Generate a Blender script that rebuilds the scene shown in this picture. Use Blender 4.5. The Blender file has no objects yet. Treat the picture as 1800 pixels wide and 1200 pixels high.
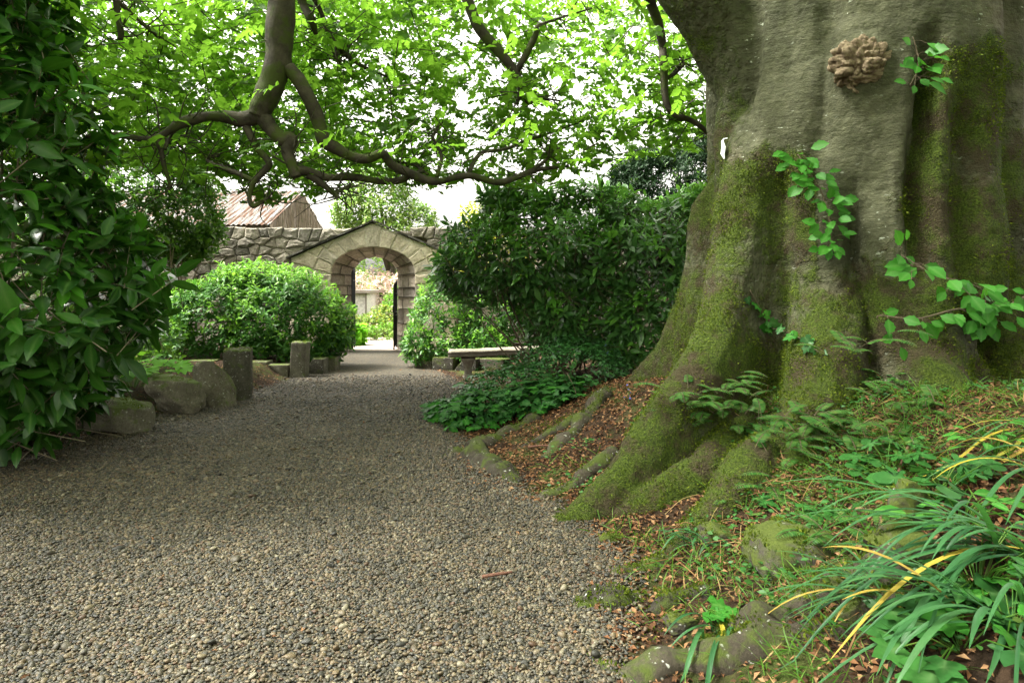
import bpy, bmesh, math, random
import numpy as np
from mathutils import Vector, Matrix
R = math.radians
random.seed(5)
rng = np.random.default_rng(11)
SC = bpy.context.scene
COL = SC.collection
# ------------------------------------------------------------------ camera, sky, sun, exposure
EYE = 1.6                      # eye height above the gravel
FPX = 1200.0                   # focal length in photo pixels (24 mm on 36 mm, 1800 px wide)
cam_d = bpy.data.cameras.new('camera'); cam = bpy.data.objects.new('camera', cam_d); COL.objects.link(cam)
cam.location = (0, 0, EYE); cam.rotation_euler = (R(90), 0, 0)
cam_d.lens = 24; cam_d.sensor_width = 36; cam_d.shift_y = -100 / 1800
cam_d.clip_start = 0.05; cam_d.clip_end = 1000
SC.camera = cam
SUN_EL, SUN_AZ = R(56), R(-92)             # azimuth from +Y towards +X
w = bpy.data.worlds.new('World'); SC.world = w; w.use_nodes = True
nt = w.node_tree; nt.nodes.clear()
sky = nt.nodes.new('ShaderNodeTexSky'); sky.sky_type = 'NISHITA'; sky.sun_disc = False
sky.sun_elevation = SUN_EL; sky.sun_rotation = SUN_AZ; sky.dust_density = 6; sky.air_density = 1.0; sky.ozone_density = 1.0
hs = nt.nodes.new('ShaderNodeHueSaturation'); hs.inputs['Saturation'].default_value = 0.0
bg = nt.nodes.new('ShaderNodeBackground'); bg.inputs['Strength'].default_value = 0.15
wo = nt.nodes.new('ShaderNodeOutputWorld')
nt.links.new(sky.outputs[0], hs.inputs['Color']); wb = nt.nodes.new('ShaderNodeMixRGB'); wb.blend_type = 'MULTIPLY'; wb.inputs[0].default_value = 1; wb.inputs[2].default_value = (1, .97, .89, 1)   # warm white overcast
nt.links.new(hs.outputs[0], wb.inputs[1]); nt.links.new(wb.outputs[0], bg.inputs['Color']); nt.links.new(bg.outputs[0], wo.inputs['Surface'])
sun_d = bpy.data.lights.new('sun', 'SUN'); sun = bpy.data.objects.new('sun', sun_d); COL.objects.link(sun)
sun_d.energy = 2.4; sun_d.angle = R(12); sun_d.color = (1, .96, .9)
sdir = Vector((math.sin(SUN_AZ) * math.cos(SUN_EL), math.cos(SUN_AZ) * math.cos(SUN_EL), math.sin(SUN_EL)))
sun.rotation_euler = sdir.to_track_quat('Z', 'Y').to_euler(); sun.location = (0, 0, 30)
SC.view_settings.view_transform = 'Standard'; SC.view_settings.look = 'None'
SC.view_settings.exposure = 2.6; SC.view_settings.gamma = 1.0; SC.view_settings.use_curve_mapping = False
SC.render.engine = 'CYCLES'
cy = SC.cycles
cy.use_denoising = True; cy.max_bounces = 8; cy.diffuse_bounces = 4; cy.glossy_bounces = 2; cy.transmission_bounces = 6
cy.transparent_max_bounces = 4; cy.sample_clamp_indirect = 6; cy.caustics_reflective = False; cy.caustics_refractive = False

# ------------------------------------------------------------------ helpers
def at(px, py, Y):
    """photo measurement at a surveyed distance -> world point"""
    return np.array([(px - 900) * Y / FPX, Y, EYE - (py - 500) * Y / FPX])
def unit(v):
    v = np.asarray(v, float); return v / np.maximum(np.linalg.norm(v, axis=-1, keepdims=True), 1e-9)
def sstep(a, b, x):
    t = np.clip((np.asarray(x, float) - a) / (b - a), 0, 1); return t * t * (3 - 2 * t)
def _hash(i, j, k, s):
    h = (i * 374761393 + j * 668265263 + k * 2147483647 + s * 1274126177) & 0xFFFFFFFF
    h = ((h ^ (h >> 13)) * 1103515245) & 0xFFFFFFFF
    h = ((h ^ (h >> 16)) * 2654435761) & 0xFFFFFFFF
    return ((h ^ (h >> 15)) & 0xFFFFFF) / float(0xFFFFFF)
def vn(P, scale=1., seed=0, oct=1):
    """smooth value noise in -1..1"""
    P = np.asarray(P, float); out = 0; amp = 1; tot = 0
    for o in range(oct):
        Q = P * scale * (2 ** o) + 1000.37
        I = np.floor(Q).astype(np.int64); f = Q - I; f = f * f * (3 - 2 * f)
        r = 0
        for a in (0, 1):
            for b in (0, 1):
                for c in (0, 1):
                    wgt = (f[..., 0] if a else 1 - f[..., 0]) * (f[..., 1] if b else 1 - f[..., 1]) * (f[..., 2] if c else 1 - f[..., 2])
                    r = r + wgt * _hash(I[..., 0] + a, I[..., 1] + b, I[..., 2] + c, seed + o)
        out = out + amp * (r * 2 - 1); tot += amp; amp *= .5
    return out / tot
OFF = {}
class Geo:
    def __init__(s): s.V = []; s.L = []; s.T = []; s.M = []; s.A = []; s.n = 0
    def add(s, V, F, mi=0, attr=None):
        V = np.asarray(V, float).reshape(-1, 3)
        lens = np.array([len(f) for f in F], np.int32)
        loops = np.fromiter((i for f in F for i in f), np.int64, int(lens.sum()))
        return s.flat(V, loops, lens, np.full(len(F), mi, np.int32), attr)
    def flat(s, V, loops, lens, mi, attr=None):
        s.V.append(V); s.L.append(loops + s.n); s.T.append(lens); s.M.append(mi); s.n += len(V)
        s.A.append(np.zeros(len(V)) if attr is None else np.asarray(attr, float)); return s
    def tube(s, pts, rad, k=8, mi=0, cap=True, wob=0., seed=0):
        P = np.asarray(pts, float); n = len(P); rad = np.broadcast_to(np.asarray(rad, float), (n,))
        T = unit(np.gradient(P, axis=0)); u = np.cross(T[0], [0.3, .2, 1.]);
        if np.linalg.norm(u) < 1e-3: u = np.cross(T[0], [1., 0, 0])
        u = unit(u); V = []
        a = np.arange(k) * 2 * math.pi / k
        for i in range(n):
            u = unit(u - T[i] * np.dot(u, T[i])); v = np.cross(T[i], u)
            ring = P[i] + rad[i] * (np.cos(a)[:, None] * u + np.sin(a)[:, None] * v)
            V.append(ring)
        V = np.concatenate(V)
        if wob: V = V + (V - np.repeat(P, k, 0)) * (vn(V, 9, seed, 2) * wob)[:, None]
        F = [(i * k + j, i * k + (j + 1) % k, (i + 1) * k + (j + 1) % k, (i + 1) * k + j) for i in range(n - 1) for j in range(k)]
        if cap: F += [tuple(range(k - 1, -1, -1)), tuple((n - 1) * k + j for j in range(k))]
        return s.add(V, F, mi)
    def box(s, c, d, rz=0., mi=0):
        c = np.asarray(c, float); d = np.asarray(d, float) / 2
        V = np.array([[x, y, z] for x in (-1, 1) for y in (-1, 1) for z in (-1, 1)]) * d
        ca, sa = math.cos(rz), math.sin(rz); V = V @ np.array([[ca, sa, 0], [-sa, ca, 0], [0, 0, 1]]) + c
        return s.add(V, [(0, 1, 3, 2), (4, 6, 7, 5), (0, 4, 5, 1), (2, 3, 7, 6), (0, 2, 6, 4), (1, 5, 7, 3)], mi)
    def arrays(s):
        return np.concatenate(s.V), np.concatenate(s.L), np.concatenate(s.T), np.concatenate(s.M), np.concatenate(s.A)
    def mesh(s, name, mats, smooth=True, off=(0, 0, 0), attr=None):
        V, L, T, M, A = s.arrays()
        me = bpy.data.meshes.new(name)
        me.vertices.add(len(V)); me.vertices.foreach_set('co', (V - np.asarray(off)).astype(np.float32).ravel())
        me.loops.add(len(L)); me.loops.foreach_set('vertex_index', L.astype(np.int32))
        me.polygons.add(len(T)); st = np.concatenate([[0], np.cumsum(T)[:-1]]).astype(np.int32)
        me.polygons.foreach_set('loop_start', st)
        me.polygons.foreach_set('material_index', M.astype(np.int32))
        me.polygons.foreach_set('use_smooth', np.full(len(T), smooth, bool))
        for m in (mats if isinstance(mats, (list, tuple)) else [mats]): me.materials.append(m)
        if attr:
            a = me.attributes.new(attr, 'FLOAT', 'POINT'); a.data.foreach_set('value', A.astype(np.float32))
        me.update(calc_edges=True); return me
    def build(s, name, mats, parent=None, smooth=True, loc=None, attr=None):
        off = OFF[parent.name] if parent else np.zeros(3)
        base = np.asarray(loc, float) if loc is not None else np.zeros(3)
        me = s.mesh(name, mats, smooth, off + base, attr)
        o = bpy.data.objects.new(name, me); COL.objects.link(o); o.location = base
        if parent: o.parent = parent
        OFF[o.name] = off + base; return o
def tag(o, label=None, cat=None, group=None, kind=None):
    if label: o['label'] = label
    if cat: o['category'] = cat
    if group: o['group'] = group
    if kind: o['kind'] = kind
    return o
def thing(name, label, cat, loc=(0, 0, 0), group=None):
    o = bpy.data.objects.new(name, None); COL.objects.link(o); o.location = loc; o.empty_display_size = .1
    OFF[o.name] = np.asarray(loc, float); return tag(o, label, cat, group)
def smooth_path(pts, n=6):
    """Catmull-Rom through the points (any number of columns)"""
    P = np.asarray(pts, float); P = np.vstack([2 * P[0] - P[1], P, 2 * P[-1] - P[-2]]); out = []
    for i in range(1, len(P) - 2):
        t = np.linspace(0, 1, n, endpoint=False)[:, None]; a, b, c, d = P[i - 1:i + 3]
        out.append(.5 * (2 * b + (c - a) * t + (2 * a - 5 * b + 4 * c - d) * t ** 2 + (3 * b - a - 3 * c + d) * t ** 3))
    out.append(P[-2:-1]); return np.concatenate(out)

# ------------------------------------------------------------------ materials
class NB:
    def __init__(s, name):
        s.m = bpy.data.materials.new(name); s.m.use_nodes = True; s.t = s.m.node_tree; s.t.nodes.clear()
        s.out = s.n('ShaderNodeOutputMaterial')
    def n(s, k, **kw):
        x = s.t.nodes.new(k)
        for a, b in kw.items(): setattr(x, a, b)
        return x
    def l(s, a, b): s.t.links.new(a, b)
    def val(s, node, sock, v):
        if hasattr(v, 'is_linked') or hasattr(v, 'links'): s.l(v, node.inputs[sock])
        else: node.inputs[sock].default_value = v
    def coord(s, kind='Object'): return s.n('ShaderNodeTexCoord').outputs[kind]
    def mapping(s, vec, scale): 
        x = s.n('ShaderNodeMapping'); x.inputs['Scale'].default_value = scale; s.l(vec, x.inputs['Vector']); return x.outputs[0]
    def noise(s, scale, detail=4, rough=.6, vec=None, out='Fac', dist=0.):
        x = s.n('ShaderNodeTexNoise'); x.inputs['Scale'].default_value = scale; x.inputs['Detail'].default_value = detail
        x.inputs['Roughness'].default_value = rough; x.inputs['Distortion'].default_value = dist
        s.l(vec if vec is not None else s.coord(), x.inputs['Vector']); return x.outputs[out]
    def voro(s, scale, vec=None, feature='F1', out='Distance', rnd=1.):
        x = s.n('ShaderNodeTexVoronoi', feature=feature); x.inputs['Scale'].default_value = scale; x.inputs['Randomness'].default_value = rnd
        s.l(vec if vec is not None else s.coord(), x.inputs['Vector']); return x.outputs[out]
    def ramp(s, fac, stops, interp='LINEAR'):
        x = s.n('ShaderNodeValToRGB'); e = x.color_ramp.elements; x.color_ramp.interpolation = interp
        while len(e) < len(stops): e.new(.5)
        for el, (p, c) in zip(e, stops): el.position = p; el.color = (*c, 1) if len(c) == 3 else c
        s.l(fac, x.inputs[0]); return x.outputs[0]
    def mix(s, f, a, b, blend='MIX'):
        x = s.n('ShaderNodeMixRGB', blend_type=blend)
        for k, v in ((0, f), (1, a), (2, b)):
            if hasattr(v, 'links'): s.l(v, x.inputs[k])
            else: x.inputs[k].default_value = v if not isinstance(v, tuple) else (*v, 1)
        return x.outputs[0]
    def math(s, op, a, b=0.):
        x = s.n('ShaderNodeMath', operation=op)
        for k, v in ((0, a), (1, b)):
            if hasattr(v, 'links'): s.l(v, x.inputs[k])
            else: x.inputs[k].default_value = v
        return x.outputs[0]
    def bump(s, h, strength=.5, dist=.01, nrm=None):
        x = s.n('ShaderNodeBump'); x.inputs['Strength'].default_value = strength; x.inputs['Distance'].default_value = dist
        s.l(h, x.inputs['Height']); 
        if nrm is not None: s.l(nrm, x.inputs['Normal'])
        return x.outputs[0]
    def bsdf(s, color, rough=.8, spec=.3, normal=None, metal=0.):
        x = s.n('ShaderNodeBsdfPrincipled')
        if hasattr(color, 'links'): s.l(color, x.inputs['Base Color'])
        else: x.inputs['Base Color'].default_value = (*color, 1)
        if hasattr(rough, 'links'): s.l(rough, x.inputs['Roughness'])
        else: x.inputs['Roughness'].default_value = rough
        x.inputs['Specular IOR Level'].default_value = spec; x.inputs['Metallic'].default_value = metal
        if normal is not None: s.l(normal, x.inputs['Normal'])
        return x.outputs[0]
    def done(s, sh): s.l(sh, s.out.inputs['Surface']); return s.m
    def attr(s, name, out='Fac', kind='GEOMETRY'):
        x = s.n('ShaderNodeAttribute', attribute_name=name, attribute_type=kind); return x.outputs[out]
    def rnd(s):
        g = s.n('ShaderNodeNewGeometry'); o = s.n('ShaderNodeObjectInfo')
        a = s.math('ADD', g.outputs['Random Per Island'], o.outputs['Random']); return s.math('FRACT', a)

def leaf_mat(name, cols, trans=.3, tcol=None, rough=.4, spec=.5, mid=None, bumpy=False):
    b = NB(name); r = b.rnd()
    c = b.ramp(r, [(i / max(1, len(cols) - 1), col) for i, col in enumerate(cols)])
    n = b.noise(14, 2); c = b.mix(.35, c, b.ramp(n, [(.3, (.35, .35, .35)), (.7, (1, 1, 1))]), 'MULTIPLY')
    if mid is not None: c = b.mix(b.math('MULTIPLY', b.math('POWER', b.attr('mid'), 4.), .7), c, mid)
    nor = b.bump(b.noise(40, 2), .25, .004) if bumpy else None
    p = b.bsdf(c, rough, spec, nor)
    if trans <= 0: return b.done(p)
    t = b.n('ShaderNodeBsdfTranslucent')
    if tcol is None: b.l(c, t.inputs['Color'])
    else: b.l(b.mix(1., c, tcol, 'MULTIPLY') if False else b.mix(.75, c, tcol), t.inputs['Color'])
    m = b.n('ShaderNodeMixShader'); m.inputs[0].default_value = trans; b.l(p, m.inputs[1]); b.l(t.outputs[0], m.inputs[2])
    return b.done(m.outputs[0])
def stone_mat(name, c1, c2, c3, moss=.3, scale=1., mossc=((.05, .075, .015), (.1, .13, .03)), bstr=.5):
    b = NB(name); rn = b.n('ShaderNodeObjectInfo').outputs['Random']
    g = b.n('ShaderNodeNewGeometry'); isl = g.outputs['Random Per Island']
    pos = g.outputs['Position']
    n1 = b.noise(2.2 * scale, 5, .65, pos); n2 = b.noise(22 * scale, 5, .7, pos); n3 = b.noise(90 * scale, 2, .5, pos)
    c = b.ramp(n1, [(.25, c1), (.5, c2), (.75, c3)])
    f = b.math('FRACT', b.math('ADD', rn, isl))
    c = b.mix(.8, c, b.ramp(f, [(0, (.55, .55, .56)), (.35, (.9, .88, .84)), (.7, (1.05, 1.0, .92)), (1, (1.3, 1.27, 1.2))]), 'MULTIPLY')
    c = b.mix(.75, c, b.ramp(n2, [(.3, (.45, .43, .42)), (.55, (1, 1, 1)), (.75, (1.35, 1.33, 1.3))]), 'MULTIPLY')
    c = b.mix(b.ramp(b.noise(34, 2, .5, pos), [(.66, (0, 0, 0)), (.72, (.75, .75, .75))]), c, (.42, .43, .38))
    sep = b.n('ShaderNodeSeparateXYZ'); b.l(g.outputs['Normal'], sep.inputs[0])
    up = b.math('MULTIPLY_ADD', sep.outputs['Z'], .35); 
    mm = b.math('ADD', b.math('MULTIPLY', sep.outputs['Z'], .22), b.noise(3.1 * scale, 5, .7, pos))
    mk = b.ramp(mm, [(.78 - moss * .5, (0, 0, 0)), (.92 - moss * .5, (1, 1, 1))])
    mc = b.mix(b.noise(60, 3, .6, pos), mossc[0], mossc[1])
    c = b.mix(mk, c, mc)
    h = b.math('ADD', b.math('MULTIPLY', n2, 1.), b.math('MULTIPLY', n3, .4))
    return b.done(b.bsdf(c, .9, .2, b.bump(h, bstr, .02)))

M = {}
M['beech_leaf'] = leaf_mat('beech_leaf_green', [(.035, .1, .008), (.06, .15, .012), (.1, .2, .02)], .58, (.28, .56, .045), .5, .2)
M['shoot_leaf'] = leaf_mat('shoot_leaf_green', [(.025, .14, .01), (.045, .2, .016)], .35, (.12, .4, .03), .5, .2, (.08, .2, .04), True)
M['laurel_old'] = leaf_mat('laurel_dark', [(.012, .05, .007), (.022, .09, .009), (.038, .13, .012)], .2, (.08, .25, .015), .3, .28, (.07, .15, .03), True)
M['laurel_new'] = leaf_mat('laurel_fresh', [(.045, .2, .012), (.08, .29, .018)], .35, (.16, .42, .03), .4, .25, (.12, .27, .05), True)
M['laurel_yellow'] = leaf_mat('laurel_yellowed', [(.3, .26, .03), (.25, .2, .03)], .3, None, .4, .3)
M['rhodo_old'] = leaf_mat('rhodo_dark', [(.035, .115, .026), (.06, .165, .036), (.09, .21, .045)], .25, (.1, .28, .04), .3, .5, (.07, .14, .04))
M['rhodo_new'] = leaf_mat('rhodo_fresh', [(.08, .26, .025), (.13, .34, .035)], .3, (.2, .42, .05), .4, .25, (.12, .24, .06))
M['lshrub_old'] = leaf_mat('bush_mid_green', [(.02, .08, .01), (.035, .12, .015), (.05, .15, .018)], .25, (.1, .28, .03), .42, .18, (.08, .17, .04))
M['lshrub_new'] = leaf_mat('bush_light_green', [(.09, .25, .015), (.15, .32, .025)], .35, (.25, .5, .05), .42, .22)
M['dark_leaf'] = leaf_mat('dark_small_leaf', [(.025, .07, .01), (.045, .11, .015), (.08, .14, .018)], .3, (.12, .28, .02), .42, .25)
M['ivy'] = leaf_mat('ivy_leaf', [(.014, .065, .014), (.022, .09, .018), (.033, .115, .02)], .15, (.06, .2, .03), .45, .18, (.09, .17, .06))
M['ivy_new'] = leaf_mat('ivy_fresh', [(.025, .13, .015), (.04, .17, .02)], .25, (.12, .35, .04), .55, .1, (.1, .22, .05))
M['periwinkle'] = leaf_mat('periwinkle_leaf', [(.018, .085, .022), (.028, .115, .027), (.045, .15, .03)], .1, (.05, .2, .03), .3, .32, (.05, .12, .03))
M['conifer'] = leaf_mat('conifer_needle', [(.008, .025, .008), (.016, .042, .012)], .1, None, .6, .15)
M['yellow_leaf'] = leaf_mat('golden_leaf', [(.3, .35, .02), (.45, .45, .03)], .4, None, .5, .2)
M['blossom'] = leaf_mat('blossom_pink', [(.62, .42, .34), (.72, .55, .46), (.78, .66, .55)], .3, None, .6, .2)
M['garden_leaf'] = leaf_mat('garden_leaf', [(.1, .2, .03), (.2, .34, .05), (.32, .42, .1)], .35, None, .45, .2)
M['maple_seedling'] = leaf_mat('seedling_leaf', [(.11, .34, .015), (.15, .42, .02)], .45, (.3, .65, .05), .55, .15)
M['fern'] = leaf_mat('fern_green', [(.022, .085, .014), (.04, .12, .02), (.08, .13, .025)], .3, (.12, .33, .04), .55, .2)
M['strap'] = leaf_mat('strap_green', [(.016, .07, .022), (.028, .1, .03), (.045, .125, .038)], .22, (.1, .33, .05), .45, .28)
M['strap_yellow'] = leaf_mat('strap_yellow', [(.36, .3, .03), (.33, .22, .05), (.22, .27, .03)], .3, None, .55, .2)
M['straw'] = leaf_mat('straw', [(.28, .18, .07), (.22, .11, .05), (.34, .25, .11)], .15, None, .7, .15)
M['hellebore'] = leaf_mat('hellebore_green', [(.018, .085, .014), (.03, .12, .02)], .2, (.08, .28, .04), .45, .22, (.06, .15, .04))
M['grass'] = leaf_mat('grass_green', [(.03, .095, .01), (.055, .14, .015), (.1, .17, .028)], .35, (.2, .42, .04), .5, .2)
M['litter'] = leaf_mat('dead_leaf', [(.05, .024, .012), (.1, .046, .02), (.17, .08, .034), (.27, .16, .08)], .1, None, .8, .15)
M['blue'] = leaf_mat('bluebell_blue', [(.12, .14, .5), (.16, .2, .6)], .3, None, .6, .2)
M['moss_tuft'] = leaf_mat('moss_tuft', [(.03, .05, .004), (.068, .1, .008), (.125, .155, .014)], .25, (.14, .22, .015), .8, .1)

def mk_wood(name, c1, c2, green, gthr=.55, s=1.):
    b = NB(name); pos = b.n('ShaderNodeNewGeometry').outputs['Position']
    c = b.ramp(b.noise(6 * s, 5, .65, pos), [(.3, c1), (.7, c2)])
    c = b.mix(b.ramp(b.noise(3.2 * s, 4, .6, pos), [(gthr, (0, 0, 0)), (gthr + .12, (1, 1, 1))]), c, green)
    return b.done(b.bsdf(c, .85, .25, b.bump(b.noise(30 * s, 5, .7, pos), .6, .015)))
M['limb'] = mk_wood('limb_bark', (.02, .017, .012), (.075, .065, .045), (.045, .06, .012), .48, 1.4)
M['twig'] = mk_wood('twig_brown', (.06, .045, .03), (.14, .11, .07), (.07, .08, .03), .6)
M['stick'] = mk_wood('dead_stick', (.08, .035, .025), (.16, .08, .05), (.1, .07, .04), .7, 3)
M['wood_pale'] = mk_wood('pale_stem', (.12, .1, .07), (.24, .2, .14), (.1, .11, .05), .6)

b = NB('beech_bark')      # smooth beech bark, moss by the 'moss' attribute of the surface
g = b.n('ShaderNodeNewGeometry'); pos = g.outputs['Position']
fl = b.mapping(pos, (1, 1, 9)); fv = b.mapping(pos, (5, 5, .7))
c = b.ramp(b.noise(1.3, 5, .6, pos), [(.3, (.04, .043, .022)), (.52, (.075, .077, .045)), (.72, (.125, .125, .083))])
c = b.mix(.5, c, b.ramp(b.noise(2.2, 6, .7, b.mapping(pos, (1, 1, 3.5))), [(.3, (.5, .52, .45)), (.6, (1, 1, 1)), (.8, (1.3, 1.3, 1.2))]), 'MULTIPLY')
c = b.mix(.6, c, b.ramp(b.noise(12, 5, .7, pos), [(.35, (.5, .5, .46)), (.6, (1.05, 1.05, 1.0)), (.75, (1.5, 1.5, 1.4))]), 'MULTIPLY')
c = b.mix(.5, c, b.ramp(b.noise(1.6, 5, .7, fv), [(.3, (.6, .62, .5)), (.65, (1.1, 1.1, 1.1))]), 'MULTIPLY')
lich = b.math('MULTIPLY', b.ramp(b.noise(16, 3, .6, b.mapping(pos, (1, 1, 2.4))), [(.65, (0, 0, 0)), (.7, (1, 1, 1))]), b.ramp(b.noise(1.7, 3, .5, pos), [(.45, (0, 0, 0)), (.62, (1, 1, 1))]))
c = b.mix(b.math('MULTIPLY', lich, .85), c, (.34, .37, .3))
c = b.mix(b.math('MULTIPLY', b.ramp(b.noise(.9, 3, .6, pos), [(.55, (0, 0, 0)), (.7, (1, 1, 1))]), .25), c, (.17, .12, .09))
mn = b.noise(3.2, 6, .75, pos); fine = b.noise(70, 3, .65, pos); mid_ = b.noise(17, 4, .65, pos)
mk = b.math('ADD', b.attr('moss'), b.math('MULTIPLY', b.math('SUBTRACT', mid_, .5), 1.2))
mk = b.math('ADD', mk, b.math('MULTIPLY', b.math('SUBTRACT', b.noise(5, 5, .7, pos), .5), 1.1))
mk = b.ramp(mk, [(.32, (0, 0, 0)), (.72, (1, 1, 1))])
mc = b.mix(b.ramp(fine, [(.35, (0, 0, 0)), (.7, (1, 1, 1))]), (.02, .033, .004), (.088, .128, .012))
mc = b.mix(b.ramp(mn, [(.46, (0, 0, 0)), (.58, (1, 1, 1))]), mc, b.mix(fine, (.026, .021, .01), (.075, .06, .028)))
c = b.mix(mk, c, mc)
h = b.math('ADD', b.math('MULTIPLY', b.noise(5, 6, .7, b.mapping(pos, (1, 1, 4))), .4), b.math('MULTIPLY', b.math('MULTIPLY', fine, mk), .9))
h = b.math('ADD', h, b.math('MULTIPLY', mid_, .5))
M['bark'] = b.done(b.bsdf(c, .88, .2, b.bump(h, 1., .05)))
b = NB('burl_crust'); pos = b.n('ShaderNodeNewGeometry').outputs['Position']
c = b.ramp(b.noise(14, 5, .7, pos), [(.3, (.05, .032, .018)), (.5, (.16, .12, .075)), (.72, (.3, .24, .16))])
M['burl'] = b.done(b.bsdf(c, .9, .2, b.bump(b.noise(26, 5, .7, pos), .9, .03)))
b = NB('soil'); pos = b.n('ShaderNodeNewGeometry').outputs['Position']
c = b.ramp(b.noise(9, 6, .7, pos), [(.3, (.012, .008, .005)), (.5, (.032, .02, .012)), (.7, (.065, .04, .024))])
c = b.mix(b.ramp(b.noise(1.5, 5, .65, pos), [(.5, (0, 0, 0)), (.68, (1, 1, 1))]), c, b.mix(b.noise(40, 3, .6, pos), (.03, .05, .01), (.07, .1, .02)))
M['soil'] = b.done(b.bsdf(c, .95, .1, b.bump(b.noise(45, 5, .75, pos), .9, .03)))
GK = .34
GRAV = [(0, (.035, .036, .034)), (.16, (.07, .073, .068)), (.3, (.12, .117, .1)), (.42, (.17, .152, .12)), (.55, (.085, .078, .06)), (.66, (.24, .18, .11)), (.76, (.32, .28, .21)), (.86, (.15, .08, .045)), (.93, (.42, .4, .34)), (1, (.075, .078, .076))]
GRAV = [(p_, tuple(GK * x_ * k_ for x_, k_ in zip(c_, (1.06, 1., .8)))) for p_, c_ in GRAV]
b = NB('gravel_sheet'); pos = b.n('ShaderNodeNewGeometry').outputs['Position']
v1 = b.voro(52, pos, 'F1', 'Color'); sp = b.n('ShaderNodeSeparateColor'); b.l(v1, sp.inputs[0])
c = b.ramp(sp.outputs[0], GRAV); d1 = b.voro(52, pos, 'F1', 'Distance')
c = b.mix(.6, c, b.ramp(d1, [(.25, (1.15, 1.15, 1.15)), (.65, (.25, .25, .25))]), 'MULTIPLY')
c = b.mix(.8, c, b.ramp(b.noise(.9, 6, .65, pos), [(.35, (.55, .55, .48)), (.65, (1.15, 1.13, 1.08))]), 'MULTIPLY')
M['gravel_sheet'] = b.done(b.bsdf(c, .75, .35, b.bump(b.math('SUBTRACT', 1., d1), 1., .012)))
b = NB('pebble'); oi = b.n('ShaderNodeObjectInfo'); pos = b.n('ShaderNodeNewGeometry').outputs['Position']
c = b.ramp(oi.outputs['Random'], GRAV)
c = b.mix(.5, c, b.ramp(b.noise(110, 3, .6, pos), [(.3, (.65, .65, .65)), (.7, (1.2, 1.2, 1.2))]), 'MULTIPLY')
c = b.mix(.8, c, b.ramp(b.noise(.9, 6, .65, pos), [(.35, (.55, .55, .48)), (.65, (1.15, 1.13, 1.08))]), 'MULTIPLY')
M['pebble'] = b.done(b.bsdf(c, .6, .4))
M['pale_path'] = stone_mat('sun_tinted_path', (.36, .31, .27), (.46, .4, .36), (.54, .48, .44), -.5, 3.)  # path tone raised so the colour itself carries the sunlight
M['granite'] = stone_mat('granite_grey_green', (.26, .235, .175), (.37, .34, .26), (.47, .435, .35), -.05, 1., ((.1, .1, .05), (.16, .16, .085)))
M['reveal'] = stone_mat('granite_brown', (.2, .175, .145), (.28, .245, .205), (.34, .305, .26), -.3, 1.)
M['rubble'] = stone_mat('rubble_stone', (.12, .115, .095), (.21, .195, .16), (.31, .29, .25), .0)
M['mortar'] = stone_mat('mortar', (.26, .25, .2), (.34, .32, .26), (.4, .38, .32), -.1)
M['dark_joint'] = stone_mat('dark_joint', (.07, .06, .045), (.11, .1, .075), (.15, .135, .105), .2)
M['slate'] = stone_mat('slate_dark', (.035, .035, .03), (.055, .055, .045), (.08, .08, .06), .1)
M['mossrock'] = stone_mat('mossy_rock', (.03, .028, .02), (.055, .05, .038), (.085, .08, .062), .58, 1.6, ((.02, .03, .005), (.07, .09, .014)))
M['kerbstone'] = stone_mat('kerb_stone', (.07, .066, .05), (.12, .112, .085), (.18, .17, .13), .4, 1.8)
M['rootwood'] = stone_mat('root_bark', (.022, .019, .012), (.038, .033, .024), (.06, .054, .04), .3, 2., ((.02, .03, .005), (.06, .08, .012)))
M['bench'] = stone_mat('bench_stone', (.2, .18, .14), (.27, .24, .19), (.33, .3, .24), .12)
M['render_wall'] = stone_mat('pale_render', (.78, .76, .72), (.85, .84, .81), (.88, .87, .85), -.4, .6)
b = NB('iron'); M['iron'] = b.done(b.bsdf((.02, .02, .02), .5, .4, None, .6))
b = NB('corrugated'); pos = b.n('ShaderNodeNewGeometry').outputs['Position']
c = b.mix(b.ramp(b.noise(1.6, 5, .7, b.mapping(pos, (9, .6, .6))), [(.44, (0, 0, 0)), (.54, (1, 1, 1))]), (.16, .165, .16), b.mix(b.noise(9, 3, .6, pos), (.06, .032, .02), (.11, .065, .042)))
M['tin'] = b.done(b.bsdf(c, .85, .1))
b = NB('creeper'); pos = b.n('ShaderNodeNewGeometry').outputs['Position']
c = b.ramp(b.noise(5, 5, .7, b.mapping(pos, (3, 3, 1))), [(.3, (.2, .16, .12)), (.5, (.4, .34, .28)), (.7, (.55, .5, .43))])
M['creeper'] = b.done(b.bsdf(c, .9, .2, b.bump(b.noise(8, 5, .7, pos), 1., .1)))
b = NB('white_paper'); M['white'] = b.done(b.bsdf((.8, .82, .85), .5, .4))

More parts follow.
